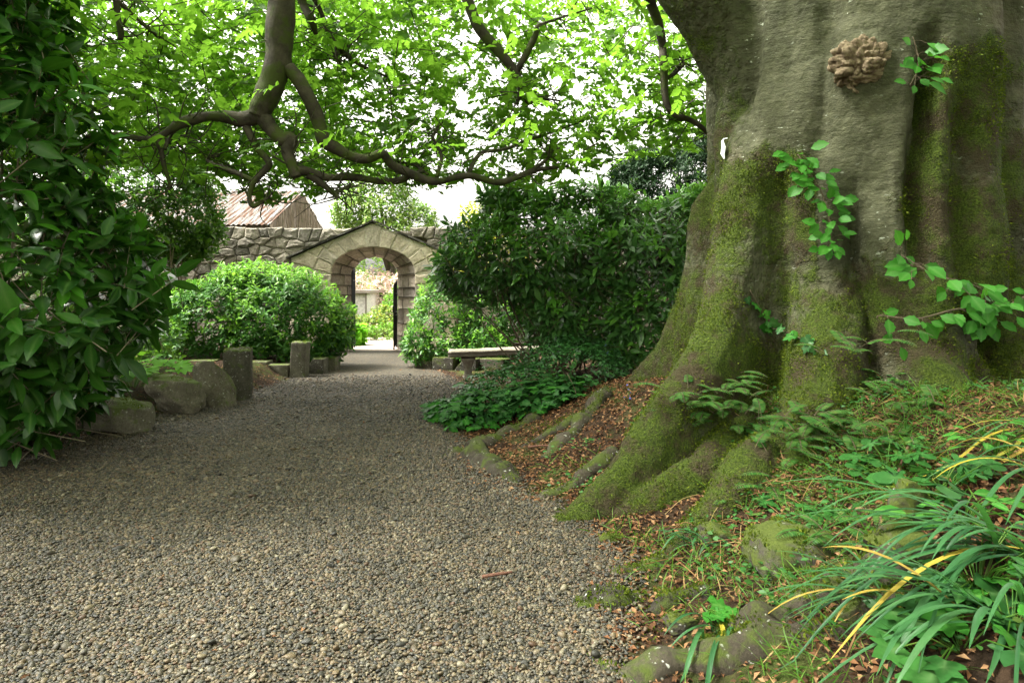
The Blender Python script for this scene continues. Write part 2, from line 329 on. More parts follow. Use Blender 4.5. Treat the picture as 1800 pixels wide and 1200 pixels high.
# ------------------------------------------------------------------ ground
YL = [-3, 2.5, 5.0, 6.2, 7.0, 8.2, 9.0, 9.6, 11.6, 12.2, 13.7, 15.2, 16.0, 40]
XL = [-9, -7.5, -5.6, -4.65, -4.35, -4.2, -3.95, -3.72, -3.72, -3.6, -3.95, -4.25, -4.3, -4.3]
YR = [-3, 2.0, 2.95, 3.84, 4.3, 4.74, 5.19, 6.0, 6.86, 7.8, 8.7, 9.6, 10.1, 11.4, 13.0, 13.7, 15.5, 40]
XR = [.8, .35, .35, .6, .5, .36, .05, -.3, -.57, -.8, -.94, -.8, -.67, -1.0, -1.5, -1.9, -2.2, -2.2]
def xl(y): return np.interp(y, YL, XL)
def xr(y): return np.interp(y, YR, XR)
def gz(x, y):
    x = np.asarray(x, float); y = np.asarray(y, float)
    amp = .85 - .55 * sstep(6.8, 9.5, y)
    h = amp * sstep(0, 3.0, x - xr(y)) * (1 - sstep(14.5, 16, y))
    h = h + .26 * sstep(0.05, .8, xl(y) - x) * sstep(4, 8, y) * (1 - sstep(14.8, 15.8, y))
    p = np.stack([x, y, np.zeros_like(x)], -1)
    inpath = np.minimum(sstep(-.1, .4, x - xl(y)), sstep(-.1, .4, xr(y) - x))
    h = h + (1 - inpath) * (.03 * vn(p, 2.2, 3, 3)) + .012 * vn(p, 1.1, 4, 2)
    return h
def grid_sheet(xs, ys, zf, keep=None):
    X, Y = np.meshgrid(xs, ys); V = np.stack([X, Y, zf(X, Y)], -1).reshape(-1, 3)
    nx, ny = len(xs), len(ys); I = np.arange(nx * ny).reshape(ny, nx)
    Q = np.stack([I[:-1, :-1], I[:-1, 1:], I[1:, 1:], I[1:, :-1]], -1).reshape(-1, 4)
    if keep is not None: Q = Q[keep(V[Q].mean(1))]
    u, inv = np.unique(Q, return_inverse=True); V = V[u]; Q = inv.reshape(-1, 4)
    g = Geo(); g.flat(V, Q.ravel(), np.full(len(Q), 4, np.int32), np.zeros(len(Q), np.int32)); return g
xs = np.concatenate([[-250, -120, -60, -30, -18, -13], np.arange(-9, 6, .09), [6.5, 9, 14, 22, 40, 80, 250]])
ys = np.concatenate([[-120, -40, -15, -6, -2, 0], np.arange(1.2, 18, .09), [19, 22, 27, 34, 50, 90, 160, 400]])
tag(grid_sheet(xs, ys, gz).build('ground', M['soil']), kind='structure')
keep = lambda c: (c[:, 0] > xl(c[:, 1]) - .05) & (c[:, 0] < xr(c[:, 1]) + .05)
tag(grid_sheet(np.arange(-9, 1.5, .07), np.arange(-3, 18.6, .07), lambda x, y: gz(x, y) + .006, keep).build('gravel_path', M['gravel_sheet']), kind='structure')

tag(grid_sheet(np.arange(-5.2, -1.9, .15), np.arange(16.5, 20.6, .15), lambda x, y: gz(x, y) + .011).build('sun_tinted_garden_path', M['pale_path']), kind='structure')  # pale sheet over the gateway ground, sunshine put into its colour
# ------------------------------------------------------------------ gravel: loose pebbles as points, a stone set on each
def pebble_field():
    s = .0121
    X, Y = np.meshgrid(np.arange(-7.5, 1.9, s), np.arange(2.35, 12.0, s)); n = X.size
    P = np.stack([X.ravel(), Y.ravel()], 1) + rng.uniform(-.5, .5, (n, 2)) * s * 1.3
    dl = P[:, 0] - xl(P[:, 1]); dr = xr(P[:, 1]) - P[:, 0]
    edge = np.minimum(dl, dr) + .10 * vn(np.c_[P, np.zeros(n)], 3.1, 21, 2)
    prob = sstep(-.35, .03, edge) ** 2 * (.55 + .45 * sstep(-.45, .1, vn(np.c_[P, np.zeros(n)], 1.3, 23, 3))) * (1 - .9 * sstep(7.5, 12, P[:, 1]))
    ok = (rng.random(n) < prob) & (np.abs(P[:, 0]) < .8 * P[:, 1] + .3)
    P = P[ok]; n = len(P)
    r = .0071 * np.exp(rng.normal(0, .28, n)) * (1 + .25 * sstep(6, 10, P[:, 1]))
    r = np.where(rng.random(n) < .03, r * 1.6, r)
    z = gz(P[:, 0], P[:, 1]) + .007 + r * rng.uniform(-.1, .7, n)
    me = bpy.data.meshes.new('gravel'); me.vertices.add(n)
    me.vertices.foreach_set('co', np.c_[P, z].astype(np.float32).ravel())
    a = me.attributes.new('rot', 'FLOAT_VECTOR', 'POINT')
    a.data.foreach_set('vector', np.c_[rng.normal(0, .35, n), rng.normal(0, .35, n), rng.uniform(0, 6.28, n)].astype(np.float32).ravel())
    a = me.attributes.new('scl', 'FLOAT_VECTOR', 'POINT')
    a.data.foreach_set('vector', np.c_[r * rng.uniform(1., 1.5, n), r * rng.uniform(.75, 1.05, n), r * rng.uniform(.45, .8, n)].astype(np.float32).ravel())
    o = bpy.data.objects.new('gravel', me); COL.objects.link(o)
    tag(o, 'loose grey and tan pea gravel covering the garden path', 'gravel', kind='stuff')
    ng = bpy.data.node_groups.new('pebbles', 'GeometryNodeTree')
    ng.interface.new_socket('Geometry', in_out='INPUT', socket_type='NodeSocketGeometry')
    ng.interface.new_socket('Geometry', in_out='OUTPUT', socket_type='NodeSocketGeometry')
    N = ng.nodes.new; L = ng.links.new
    gi = N('NodeGroupInput'); go = N('NodeGroupOutput')
    ico = N('GeometryNodeMeshIcoSphere'); ico.inputs['Radius'].default_value = 1; ico.inputs['Subdivisions'].default_value = 2
    sp = N('GeometryNodeSetPosition'); nz = N('ShaderNodeTexNoise'); nz.inputs['Scale'].default_value = .9
    vm = N('ShaderNodeVectorMath'); vm.operation = 'SUBTRACT'; vm.inputs[1].default_value = (.5, .5, .5)
    v2 = N('ShaderNodeVectorMath'); v2.operation = 'SCALE'; v2.inputs['Scale'].default_value = .9
    L(nz.outputs['Color'], vm.inputs[0]); L(vm.outputs[0], v2.inputs[0]); L(v2.outputs[0], sp.inputs['Offset']); L(ico.outputs['Mesh'], sp.inputs['Geometry'])
    ss = N('GeometryNodeSetShadeSmooth'); L(sp.outputs[0], ss.inputs[0])
    sm = N('GeometryNodeSetMaterial'); sm.inputs['Material'].default_value = M['pebble']; L(ss.outputs[0], sm.inputs['Geometry'])
    m2p = N('GeometryNodeMeshToPoints'); L(gi.outputs[0], m2p.inputs['Mesh'])
    iop = N('GeometryNodeInstanceOnPoints'); L(m2p.outputs[0], iop.inputs['Points']); L(sm.outputs[0], iop.inputs['Instance'])
    for nm, sk in (('rot', 'Rotation'), ('scl', 'Scale')):
        na = N('GeometryNodeInputNamedAttribute'); na.data_type = 'FLOAT_VECTOR'; na.inputs['Name'].default_value = nm; L(na.outputs[0], iop.inputs[sk])
    L(iop.outputs[0], go.inputs[0])
    o.modifiers.new('pebbles', 'NODES').node_group = ng
    me.materials.append(M['pebble'])
    print('pebbles', n)
pebble_field()

# ------------------------------------------------------------------ leaves
def leaf_tpl(width=.4, rows=3, fold=.15, curl=.18, peak=1., tooth=0., tipw=1.):
    V = [(0, 0, 0)]; A = [1.]
    for i in range(rows):
        t = (i + 1) / (rows + 1); hw = width / 2 * math.sin(math.pi * t ** peak) ** tipw
        if tooth: hw *= 1 + tooth * (1 if i % 2 else -1)
        z = -curl * t * t
        V += [(-hw, t, z + fold * hw), (0, t, z), (hw, t, z + fold * hw)]; A += [0, 1, 0]
    V.append((0, 1, -curl)); A.append(1.); e = len(V) - 1
    F = [(0, 2, 1), (0, 3, 2)]
    for i in range(rows - 1):
        a = 1 + 3 * i; c = a + 3; F += [(a, a + 1, c + 1, c), (a + 1, a + 2, c + 2, c + 1)]
    a = 1 + 3 * (rows - 1); F += [(a, a + 1, e), (a + 1, a + 2, e)]
    return np.array(V, float), F, np.array(A)
def lobed_tpl(out, cup=.1):
    """leaf from an outline (half, x>=0, from base to tip) mirrored; fan from a midrib point"""
    h = np.array(out, float); left = h[::-1][1:-1] * [-1, 1]; o = np.vstack([h, left])
    c = np.array([[0, .35]]); V2 = np.vstack([c, o]); r = np.hypot(V2[:, 0], V2[:, 1] - .35)
    V = np.c_[V2, -cup * r ** 2 + .03 * np.sin(V2[:, 0] * 9)]
    n = len(o); F = [(0, 1 + i, 1 + (i + 1) % n) for i in range(n)]
    A = np.zeros(len(V)); A[0] = 1; A[1] = 1
    return V, F, A
IVY = lobed_tpl([(0, 0), (.22, -.12), (.42, .0), (.52, .16), (.3, .3), (.46, .52), (.44, .6), (.2, .6), (.13, .78), (0, 1)])
MAPLE = lobed_tpl([(0, 0), (.2, -.1), (.48, -.05), (.4, .1), (.6, .3), (.66, .5), (.42, .45), (.3, .42), (.32, .7), (.2, .72), (0, 1.05)])
BEECH4 = leaf_tpl(.62, 1, .25, .1)
BEECH = leaf_tpl(.62, 7, .22, .15, 1., .1)
LAUREL = leaf_tpl(.42, 5, .25, .22, .95)
RHODO = leaf_tpl(.34, 3, .3, .2, 1.1)
SMALL = leaf_tpl(.46, 2, .25, .12)
NEEDLE = leaf_tpl(.16, 1, .1, .05)
def basis(D, N, L):
    y = unit(D); z = unit(N - y * (N * y).sum(-1, keepdims=True)); x = np.cross(y, z)
    return np.stack([x, y, z], -1) * np.asarray(L)[..., None, None]
def bake(g, tpl, pos, B, mi):
    T, F, A = tpl; n = len(pos)
    if n == 0: return
    V = np.einsum('nij,kj->nki', B, T) + pos[:, None]
    lens = np.array([len(f) for f in F], np.int32); lp = np.array([i for f in F for i in f], np.int64)
    L = (lp[None] + (np.arange(n) * len(T))[:, None]).ravel()
    g.flat(V.reshape(-1, 3), L, np.tile(lens, n), np.repeat(np.asarray(mi, np.int32), len(F)), np.tile(A, n))
_TPLM = {}
def tpl_mesh(tpl, mat):
    k = (id(tpl), mat.name)
    if k not in _TPLM:
        g = Geo(); g.add(tpl[0], tpl[1], 0, tpl[2]); _TPLM[k] = (g.mesh('leaf', mat, True, attr='mid'), tpl)
    return _TPLM[k][0]
def project(pos):
    y = np.maximum(pos[:, 1], .3); return 900 + pos[:, 0] * FPX / y, 500 + (EYE - pos[:, 2]) * FPX / y
def pick_shown(pos, B, n, cell=10):
    """the n leaves that show largest: frontmost per small patch, then by area"""
    px, py = project(pos + B[:, :, 1] * .5); ln = np.linalg.norm(B[:, :, 1], axis=1)
    inside = (px > -10) & (px < 1810) & (py > -10) & (py < 1210) & (pos[:, 1] > .5)
    key = np.floor(px / cell).astype(int) * 10000 + np.floor(py / cell).astype(int)
    order = np.argsort(pos[:, 1]); order = order[inside[order]]
    _, first = np.unique(key[order], return_index=True); cand = order[first]
    v = unit(pos - np.array([0, 0, EYE])); fac = np.abs((unit(B[:, :, 2]) * v).sum(1))
    area = (ln / np.maximum(pos[:, 1], .3)) ** 2 * (.15 + fac)
    cand = cand[np.argsort(-area[cand])][:n]
    m = np.zeros(len(pos), bool); m[cand] = True; return m
def leaf_objects(parent, tpl, mats, pos, B, mi, name='leaf'):
    off = OFF[parent.name]
    for p, bb, k in zip(pos, B, mi):
        o = bpy.data.objects.new(name, tpl_mesh(tpl, mats[int(k)])); COL.objects.link(o); o.parent = parent
        m = Matrix(bb.tolist()).to_4x4(); m.translation = Vector(p - off); o.matrix_local = m
def foliage(parent, tpl, mats, pos, B, mi, nparts=300, name='foliage'):
    m = pick_shown(pos, B, nparts) if nparts else np.zeros(len(pos), bool)
    leaf_objects(parent, tpl, mats, pos[m], B[m], mi[m])
    if (~m).sum() == 0: return None
    g = Geo(); bake(g, tpl, pos[~m], B[~m], mi[~m])
    return tag(g.build(name, mats, parent, True, attr='mid'), kind='stuff')
def sprig(P, D, m, slen, llen, a0, a1, droop=.2, up=.3, distich=False, var=.25, rnd=.2):
    n = len(P); D = unit(D); side = unit(np.cross(D, [0, 0, 1.]) + 1e-6); up2 = np.cross(side, D)
    j = np.arange(m); t = (j + .6) / m; slen = np.broadcast_to(np.asarray(slen, float), (n,))
    base = P[:, None] - D[:, None] * slen[:, None, None] * (1 - t)[None, :, None]
    if distich: az = np.where(j % 2, 0., math.pi)[None] + rng.normal(0, .25, (n, m))
    else: az = j[None] * 2.4 + rng.uniform(0, 6.28, (n, 1)) + rng.normal(0, .2, (n, m))
    perp = np.cos(az)[..., None] * side[:, None] + np.sin(az)[..., None] * up2[:, None]
    an = (a0 + (a1 - a0) * t)[None] + rng.normal(0, .15, (n, m))
    L = D[:, None] * np.cos(an)[..., None] + perp * np.sin(an)[..., None]
    L[..., 2] -= droop * rng.uniform(.3, 1.4, (n, m)); L = unit(L)
    N = D[:, None] - L * (D[:, None] * L).sum(-1, keepdims=True) + np.array([0, 0, up]) + rng.normal(0, rnd, (n, m, 3))
    s = llen * np.exp(rng.normal(0, var, (n, m)))
    return base.reshape(-1, 3), basis(L, N, s).reshape(-1, 3, 3), np.repeat(np.arange(n), m)
def blob_tips(blobs, n, noise=.16, back=-.4, nscale=1.6, seed=0, shell=(.88, 1.06)):
    """points on the outside of a lumpy union of ellipsoids, with outward directions"""
    C = np.array([b[0] for b in blobs], float); Rr = np.array([b[1] for b in blobs], float)
    wgt = (Rr[:, 0] * Rr[:, 2] + Rr[:, 0] * Rr[:, 1]); k = rng.choice(len(blobs), n * 3, p=wgt / wgt.sum())
    d = unit(rng.normal(size=(n * 3, 3)))
    s = rng.uniform(*shell, n * 3) * (1 + noise * vn(C[k] + d * Rr[k], nscale, seed, 2))
    P = C[k] + d * Rr[k] * s[:, None]; N = unit(d / Rr[k])
    ok = np.ones(len(P), bool)
    for i in range(len(blobs)):
        ins = (((P - C[i]) / Rr[i]) ** 2).sum(1) < .75; ok &= ~(ins & (k != i))
    view = unit(np.array([0, 0, 1.6]) - P)
    ok &= ((N * view).sum(1) > back) & (P[:, 2] > gz(P[:, 0], P[:, 1]) + .06)
    return P[ok][:n], N[ok][:n]
def stems(parent, base, tips, r0, mat, spread=.15, name='branch', k=5, sag=.25, n=6):
    """one branch object per stem, from the foot to the tip"""
    for i, t in enumerate(tips):
        b = np.asarray(base, float) + rng.normal(0, spread, 3) * [1, 1, 0]; b[2] = gz(b[0], b[1]) - .03
        mid = b * .5 + t * .5 + np.array([0, 0, -sag]) * rng.uniform(-.5, 1) + rng.normal(0, .12, 3)
        P = smooth_path([b, b * .75 + mid * .25 + rng.normal(0, .05, 3), mid, t * .97 + b * .03], n)
        g = Geo(); g.tube(P, np.linspace(r0, r0 * .3, len(P)), k); g.build(name, mat, parent)
def shrub(name, label, cat, blobs, base, n, m, slen, llen, tpl, mats, young=.2, a=(1.35, .7), droop=.25, up=.3, nparts=300,
          outdir=(.8, .45, .35), stem_n=14, stem_r=.02, stem_mat=None, noise=.18, inner=.5, seed=0, group=None, back=-.4, twig=False, yel=0., nscale=1.6):
    t = thing(name, label, cat, base, group)
    P, N = blob_tips(blobs, n, noise, back, seed=seed, nscale=nscale)
    P2, N2 = blob_tips(blobs, int(n * inner), noise, -.7, seed=seed, shell=(.6, .86), nscale=nscale)
    ns = len(P); PP = np.vstack([P, P2]); NN = np.vstack([N, N2])
    D = unit(NN * outdir[0] + np.array([0, 0, outdir[1]]) + rng.normal(0, outdir[2], (len(PP), 3)))
    pos, B, idx = sprig(PP, D, m, slen, llen, a[0], a[1], droop, up)
    pos += rng.normal(0, .008, pos.shape)
    # fresh growth comes in patches on the upper, outer shoots
    yg = (rng.random(len(PP)) < young * (1 + 1.2 * vn(PP, 1.1, seed + 5, 2)) * np.clip(.6 + NN[:, 2], .1, 1.6)) & (np.arange(len(PP)) < ns)
    mi = np.where(yg[idx], 1, 0)
    if yel: mi = np.where(rng.random(len(mi)) < yel, 2, mi)
    B = B * np.where(mi == 1, .85, 1.)[:, None, None]
    foliage(t, tpl, mats, pos, B, mi, nparts)
    if stem_n:
        q = rng.choice(ns, min(stem_n, ns), replace=False); stems(t, base, P[q] - D[q] * slen, stem_r, stem_mat or M['twig'], .18)
    if twig:
        g = Geo()
        for p, d in zip(PP, D): g.tube([p - d * slen * 2.2, p - d * slen, p], [.006, .005, .003], 3, cap=False)
        tag(g.build('twigs', stem_mat or M['twig'], t), kind='stuff')
    return t

# ------------------------------------------------------------------ rocks
def rock_geo(c, size, seed, boxy=.5, cuts=8, sub=4, rough=.085, rz=0., tilt=0.):
    bm = bmesh.new(); bmesh.ops.create_cube(bm, size=2.); bmesh.ops.subdivide_edges(bm, edges=bm.edges[:], cuts=19, use_grid_fill=True)
    V = np.array([v.co[:] for v in bm.verts]); F = [tuple(v.index for v in f.verts) for f in bm.faces]; bm.free()
    S = unit(V) * 1.15; V = V * boxy + S * (1 - boxy)
    r = np.random.default_rng(seed)
    for _ in range(cuts):
        n = unit(r.normal(size=3)); d = r.uniform(.6, .98); e = np.maximum(V @ n - d, 0); V = V - e[:, None] * n
    nn = unit(V); V = V + nn * (rough * (vn(V, 1.6, seed, 3) * 1.8 + .9 * vn(V, 4, seed + 3, 3)))[:, None]
    V = V * (np.asarray(size) / 2)
    ct, st = math.cos(tilt), math.sin(tilt); V = V @ np.array([[ct, 0, -st], [0, 1, 0], [st, 0, ct]])
    ca, sa = math.cos(rz), math.sin(rz); V = V @ np.array([[ca, sa, 0], [-sa, ca, 0], [0, 0, 1]])
    g = Geo(); g.add(V + np.asarray(c), F); return g
MOSSY = []
def rock(name, label, cat, c, size, seed, mat, group=None, **k):
    g = rock_geo(c, size, seed, **k); MOSSY.append(g) if mat.name in ('mossy_rock', 'kerb_stone') else None; o = g.build(name, mat, None, True, (c[0], c[1], gz(c[0], c[1]))); return tag(o, label, cat, group)

# edging stones on the left of the path
rock('edging_boulder', 'low squared mossy boulder at the end of the edging row under the laurel', 'boulder', (-4.25, 7.42, .17), (.6, .5, .46), 3, M['kerbstone'], boxy=.72, rz=.25, rough=.08)
rock('edging_boulder', 'wide lumpy mossy boulder between squared boulder and pointed stone', 'boulder', (-4.2, 8.55, .2), (.68, .5, .5), 8, M['kerbstone'], boxy=.55, rz=.1, tilt=.1)
rock('edging_stone', 'pointed leaning mossy stone beside the tall rough post', 'boulder', (-3.93, 8.98, .26), (.44, .42, .72), 15, M['kerbstone'], boxy=.6, tilt=-.35, rz=.2)
rock('stone_post', 'tall rough granite post at the path edge between pointed stone and kerb', 'stone post', (-3.83, 9.55, .3), (.36, .34, .8), 21, M['kerbstone'], boxy=.88, cuts=0, rough=.07, rz=.3)
rock('stone_post', 'slim squared granite post standing at the kerb before the round bush', 'stone post', (-3.68, 11.85, .27), (.26, .26, .68), 33, M['kerbstone'], boxy=.95, cuts=0, rough=.025, tilt=.05)
kb = thing('stone_kerb', 'low kerb of squared mossy blocks in front of the round bush', 'kerb', (-4.5, 11.85, 0))
for i, (x, y, ww, hh) in enumerate([(-4.02, 11.85, .36, .2), (-4.45, 11.92, .46, .25), (-4.92, 12.0, .44, .22), (-5.42, 12.02, .5, .26), (-5.95, 12.05, .5, .2), (-6.5, 12.1, .55, .22)]):
    rock_geo((x, y, hh / 2 - .01), (ww, .3, hh + .06), 40 + i, .9, 1, rough=.03).build('block', M['kerbstone'], kb)
kb2 = thing('stone_kerb', 'short kerb of two mossy blocks beyond the slim post', 'kerb', (-3.55, 12.5, 0))
for i, (x, y, ww, hh) in enumerate([(-3.5, 12.3, .3, .26), (-3.42, 12.75, .34, .24)]):
    rock_geo((x, y, hh / 2 - .01), (ww, .34, hh + .06), 60 + i, .88, 1, rough=.03).build('block', M['kerbstone'], kb2)
kb3 = thing('stone_kerb', 'mossy low block wall under the pale bush behind the bench', 'kerb', (-1.1, 12.6, 0))
for i, (x, y, ww, hh) in enumerate([(-1.62, 13.1, .4, .2), (-1.22, 12.8, .45, .22), (-.78, 12.6, .45, .22), (-.3, 12.5, .5, .22)]):
    rock_geo((x, y, hh / 2), (ww, .34, hh + .06), 70 + i, .88, 1, rough=.03, rz=-.4).build('block', M['mossrock'], kb3)

# ------------------------------------------------------------------ wall, archway, gates
YW = 16.0; AX = -3.23
def poly_block(g, poly, y0, y1, inset=.012, bev=.018, rough=.012, seed=0, xf=None):
    """stone with the outline poly (x,z), front at y0 (bevelled), back at y1"""
    P = np.asarray(poly, float); c = P.mean(0); n = len(P)
    dens = []
    for i in range(n):
        a, b_ = P[i], P[(i + 1) % n]; k = max(1, int(np.linalg.norm(b_ - a) / .09))
        for t in range(k): dens.append(a + (b_ - a) * t / k)
    Q = np.array(dens); d = unit(c - Q); L = np.linalg.norm(c - Q, axis=1)[:, None]
    Q1 = Q + d * np.minimum(inset * 1.2, L * .3); Q1 = Q1 + d * (vn(np.c_[Q1, np.zeros(len(Q1))], 14, seed, 2) * rough * .6)[:, None]
    Q2 = Q1 + d * np.minimum(bev * 1.3, L * .3); Q3 = Q1 * .5 + c * .5
    y2 = y0 + vn(np.c_[Q2, np.zeros(len(Q2))], 8, seed + 1, 2) * rough; y3 = y0 - rough * .15 + vn(np.c_[Q3, np.ones(len(Q3))], 8, seed + 2, 2) * rough * 1.4
    m = len(Q)
    V = np.vstack([np.c_[Q1[:, 0], np.full(m, y1), Q1[:, 1]], np.c_[Q1[:, 0], np.full(m, y0 + bev), Q1[:, 1]], np.c_[Q2[:, 0], y2, Q2[:, 1]], np.c_[Q3[:, 0], y3, Q3[:, 1]], [[c[0], y0 - rough * .2, c[1]]]])
    F = []
    for r in range(3):
        for i in range(m): j = (i + 1) % m; F.append((r * m + i, r * m + j, (r + 1) * m + j, (r + 1) * m + i))
    for i in range(m): F.append((3 * m + i, 3 * m + (i + 1) % m, 4 * m))
    if xf: V = xf(V)
    g.add(V, F); return g
def clip(poly, nrm, d):
    out = []
    for i in range(len(poly)):
        a, b_ = poly[i], poly[(i + 1) % len(poly)]; da, db = a @ nrm - d, b_ @ nrm - d
        if da <= 0: out.append(a)
        if (da < 0) != (db < 0) and abs(da - db) > 1e-9: out.append(a + (b_ - a) * da / (da - db))
    return out
# rubble wall: irregular stones packed on a dark joint core
wall = thing('rubble_wall', 'old grey rubble stone garden wall on both sides of the arched gateway', 'wall', (AX, YW, 0))
g = Geo(); g.box((-12.45, YW + .33, 1.4), (15.3, .5, 2.9)); g.box((5.35, YW + .33, 1.4), (14.4, .5, 2.9)); g.box((AX, YW + .33, 2.74), (3.15, .5, .24)); g.build('core', M['dark_joint'], wall)
def wall_stones(x0, x1, z0, z1, sx, sz, seed):
    r = np.random.default_rng(seed); S = []
    rows = int((z1 - z0) / sz); cols = int((x1 - x0) / sx)
    for i in range(rows):
        for j in range(cols):
            S.append([x0 + (j + .5 + (i % 2) * .5 + r.uniform(-.42, .42)) * sx, z0 + (i + .5 + r.uniform(-.36, .36)) * sz])
    S = np.array(S); A = np.array([1, sx / sz]); out = []
    for i, s in enumerate(S):
        poly = [np.array(p) for p in ((x0, z0), (x1, z0), (x1, z1), (x0, z1))]
        dd = np.linalg.norm((S - s) * A, axis=1); nb = np.argsort(dd)[1:16]
        for k in nb:
            q = S[k]; nrm = (q - s) * A * A; mid_ = (q + s) / 2; poly = clip(poly, nrm, mid_ @ nrm)
            if len(poly) < 3: break
        if len(poly) >= 3: out.append((s, np.array(poly)))
    return out
def in_gable(x, z, m=0.): 
    return abs(x - AX) < 1.95 + m and z < 3.1 - abs(x - AX) * .427 - .03 + m
st = wall_stones(-9.4, -.7, .9, 2.93, .3, .195, 4)
ni = 0
for i, (s, poly) in enumerate(st):
    if in_gable(*s) or ni >= 298: continue
    if s[1] > 2.78: poly[:, 1] = np.where(poly[:, 1] > 2.9, poly[:, 1] + .07 * vn(np.c_[poly, np.zeros(len(poly))], 1.9, 8) , poly[:, 1])
    g = poly_block(Geo(), poly, YW + .02 + random.uniform(-.035, .03), YW + .6 if s[1] > 2.7 else YW + .2, .006, .022, .03, i)
    g.build('stone', M['rubble'], wall, False); ni += 1
g = Geo()
for i, (s, poly) in enumerate(wall_stones(-18, -9.4, .2, 2.93, .4, .26, 5) + wall_stones(-.7, 8, .2, 2.93, .4, .26, 6) + wall_stones(-9.4, -5.2, .0, .9, .4, .25, 7)):
    poly_block(g, poly, YW + .02 + random.uniform(-.035, .03), YW + .2, .006, .022, .03, i)
tag(g.build('rubble', M['rubble'], wall, False), kind='stuff'); print('wall stones', ni)

arch = thing('stone_archway', 'granite gabled archway with wedge stones round an open gateway', 'archway', (AX, 15.9, 0))
YF, YB = 15.86, 16.95
HW, SPR, RISE = .965, 1.84, .62
def intr(t):           # front opening: t in 0..1 from left foot of the arch to the right
    a = math.pi * (1 - t); return np.array([AX + HW * math.cos(a), SPR + RISE * math.sin(a) ** .9])
CX, CZ = AX, 1.55
nv = 11; tt = np.linspace(0, 1, nv + 1)
for k in range(nv):
    a, m_, b_ = intr(tt[k]), intr((tt[k] + tt[k + 1]) / 2), intr(tt[k + 1])
    def outp(p, rmax):
        d = unit(p - np.array([CX, CZ])); best = rmax
        for s_ in (-1, 1):
            # gable line z = 3.06 - .427*s*(x-AX)
            den = d[1] + .427 * s_ * d[0]; num = 3.05 - CZ
            if den > 1e-6: best = min(best, num / den)
        if abs(d[0]) > 1e-6: best = min(best, 1.9 / abs(d[0]))
        return np.array([CX, CZ]) + d * best
    rm = 1.36 + random.uniform(-.06, .1)
    poly = [a, m_, b_, outp(b_, rm), outp(a, rm)]
    if k == nv // 2: poly = [a, m_, b_, outp(b_, 9), np.array([AX, 3.05]), outp(a, 9)]
    poly_block(Geo(), poly[::-1], YF + random.uniform(-.012, .01), YF + .3, .009, .016, .012, 90 + k).build('wedge_stone', M['granite'], arch, False)
    # spandrel stone outside the ring
    o1, o2, f1, f2 = outp(a, rm), outp(b_, rm), outp(a, 9), outp(b_, 9)
    if np.linalg.norm(o1 - f1) + np.linalg.norm(o2 - f2) > .24:
        pl = [o1, o2, f2, f1] if (f1[0] - AX) * (f2[0] - AX) > 0 else None
        if pl: poly_block(Geo(), pl[::-1], YF + random.uniform(-.01, .012), YF + .3, .009, .016, .012, 120 + k).build('spandrel_stone', M['granite'], arch, False)
# kneeler corners and jamb blocks
for s_ in (-1, 1):
    z = 0.; ci = 0
    while z < SPR - .05:
        hh = min(random.uniform(.3, .45), SPR - z); hh = SPR - z if SPR - z - hh < .15 else hh
        cut = random.uniform(.4, .62) if ci % 2 else random.uniform(.3, .4)
        for (u0, u1) in ((HW, HW + cut), (HW + cut, 1.93)):
            xs_ = sorted([AX + s_ * u0, AX + s_ * u1]); pl = np.array([(xs_[0], z), (xs_[1], z), (xs_[1], z + hh), (xs_[0], z + hh)])
            poly_block(Geo(), pl, YF + random.uniform(-.01, .012), YF + .3, .009, .016, .012, 150 + ci * 3 + s_).build('jamb_stone', M['granite'], arch, False)
        z += hh; ci += 1
g = Geo()   # mortar behind the face stones
fp = [(AX - 1.9, 0), (AX - HW - .02, 0)] + [tuple(intr(t) + unit(intr(t) - np.array([AX, 1.4])) * .02) for t in np.linspace(0, 1, 21)] + [(AX + HW + .02, 0), (AX + 1.9, 0), (AX + 1.9, 2.22), (AX, 3.03), (AX - 1.9, 2.22)]
fp = np.array(fp); m_ = len(fp); V = np.vstack([np.c_[fp[:, 0], np.full(m_, YF + .014), fp[:, 1]], np.c_[fp[:, 0], np.full(m_, YF + .29), fp[:, 1]]])
g.add(V, [tuple(range(m_)), tuple(range(2 * m_ - 1, m_ - 1, -1))] + [(i, m_ + i, m_ + (i + 1) % m_, (i + 1) % m_) for i in range(m_)]); g.build('mortar_bed', M['mortar'], arch, False)
for s_ in (-1, 1):   # coping slabs on the gable
    n_ = 5
    for i in range(n_):
        u0, u1 = i / n_ * 2.02, (i + 1) / n_ * 2.02 - .008
        g = Geo(); P = []
        for u in (u0, u1):
            for yy in (YF - .06, YF + .4):
                for dz in (.0, .04):
                    P.append((AX + s_ * u, yy + random.uniform(-.01, .01), 3.06 - .427 * u + dz + random.uniform(-.004, .004)))
        g.add(P, [(0, 1, 3, 2), (4, 6, 7, 5), (0, 4, 5, 1), (2, 3, 7, 6), (0, 2, 6, 4), (1, 5, 7, 3)]); g.build('coping_slab', M['slate'], arch, False)
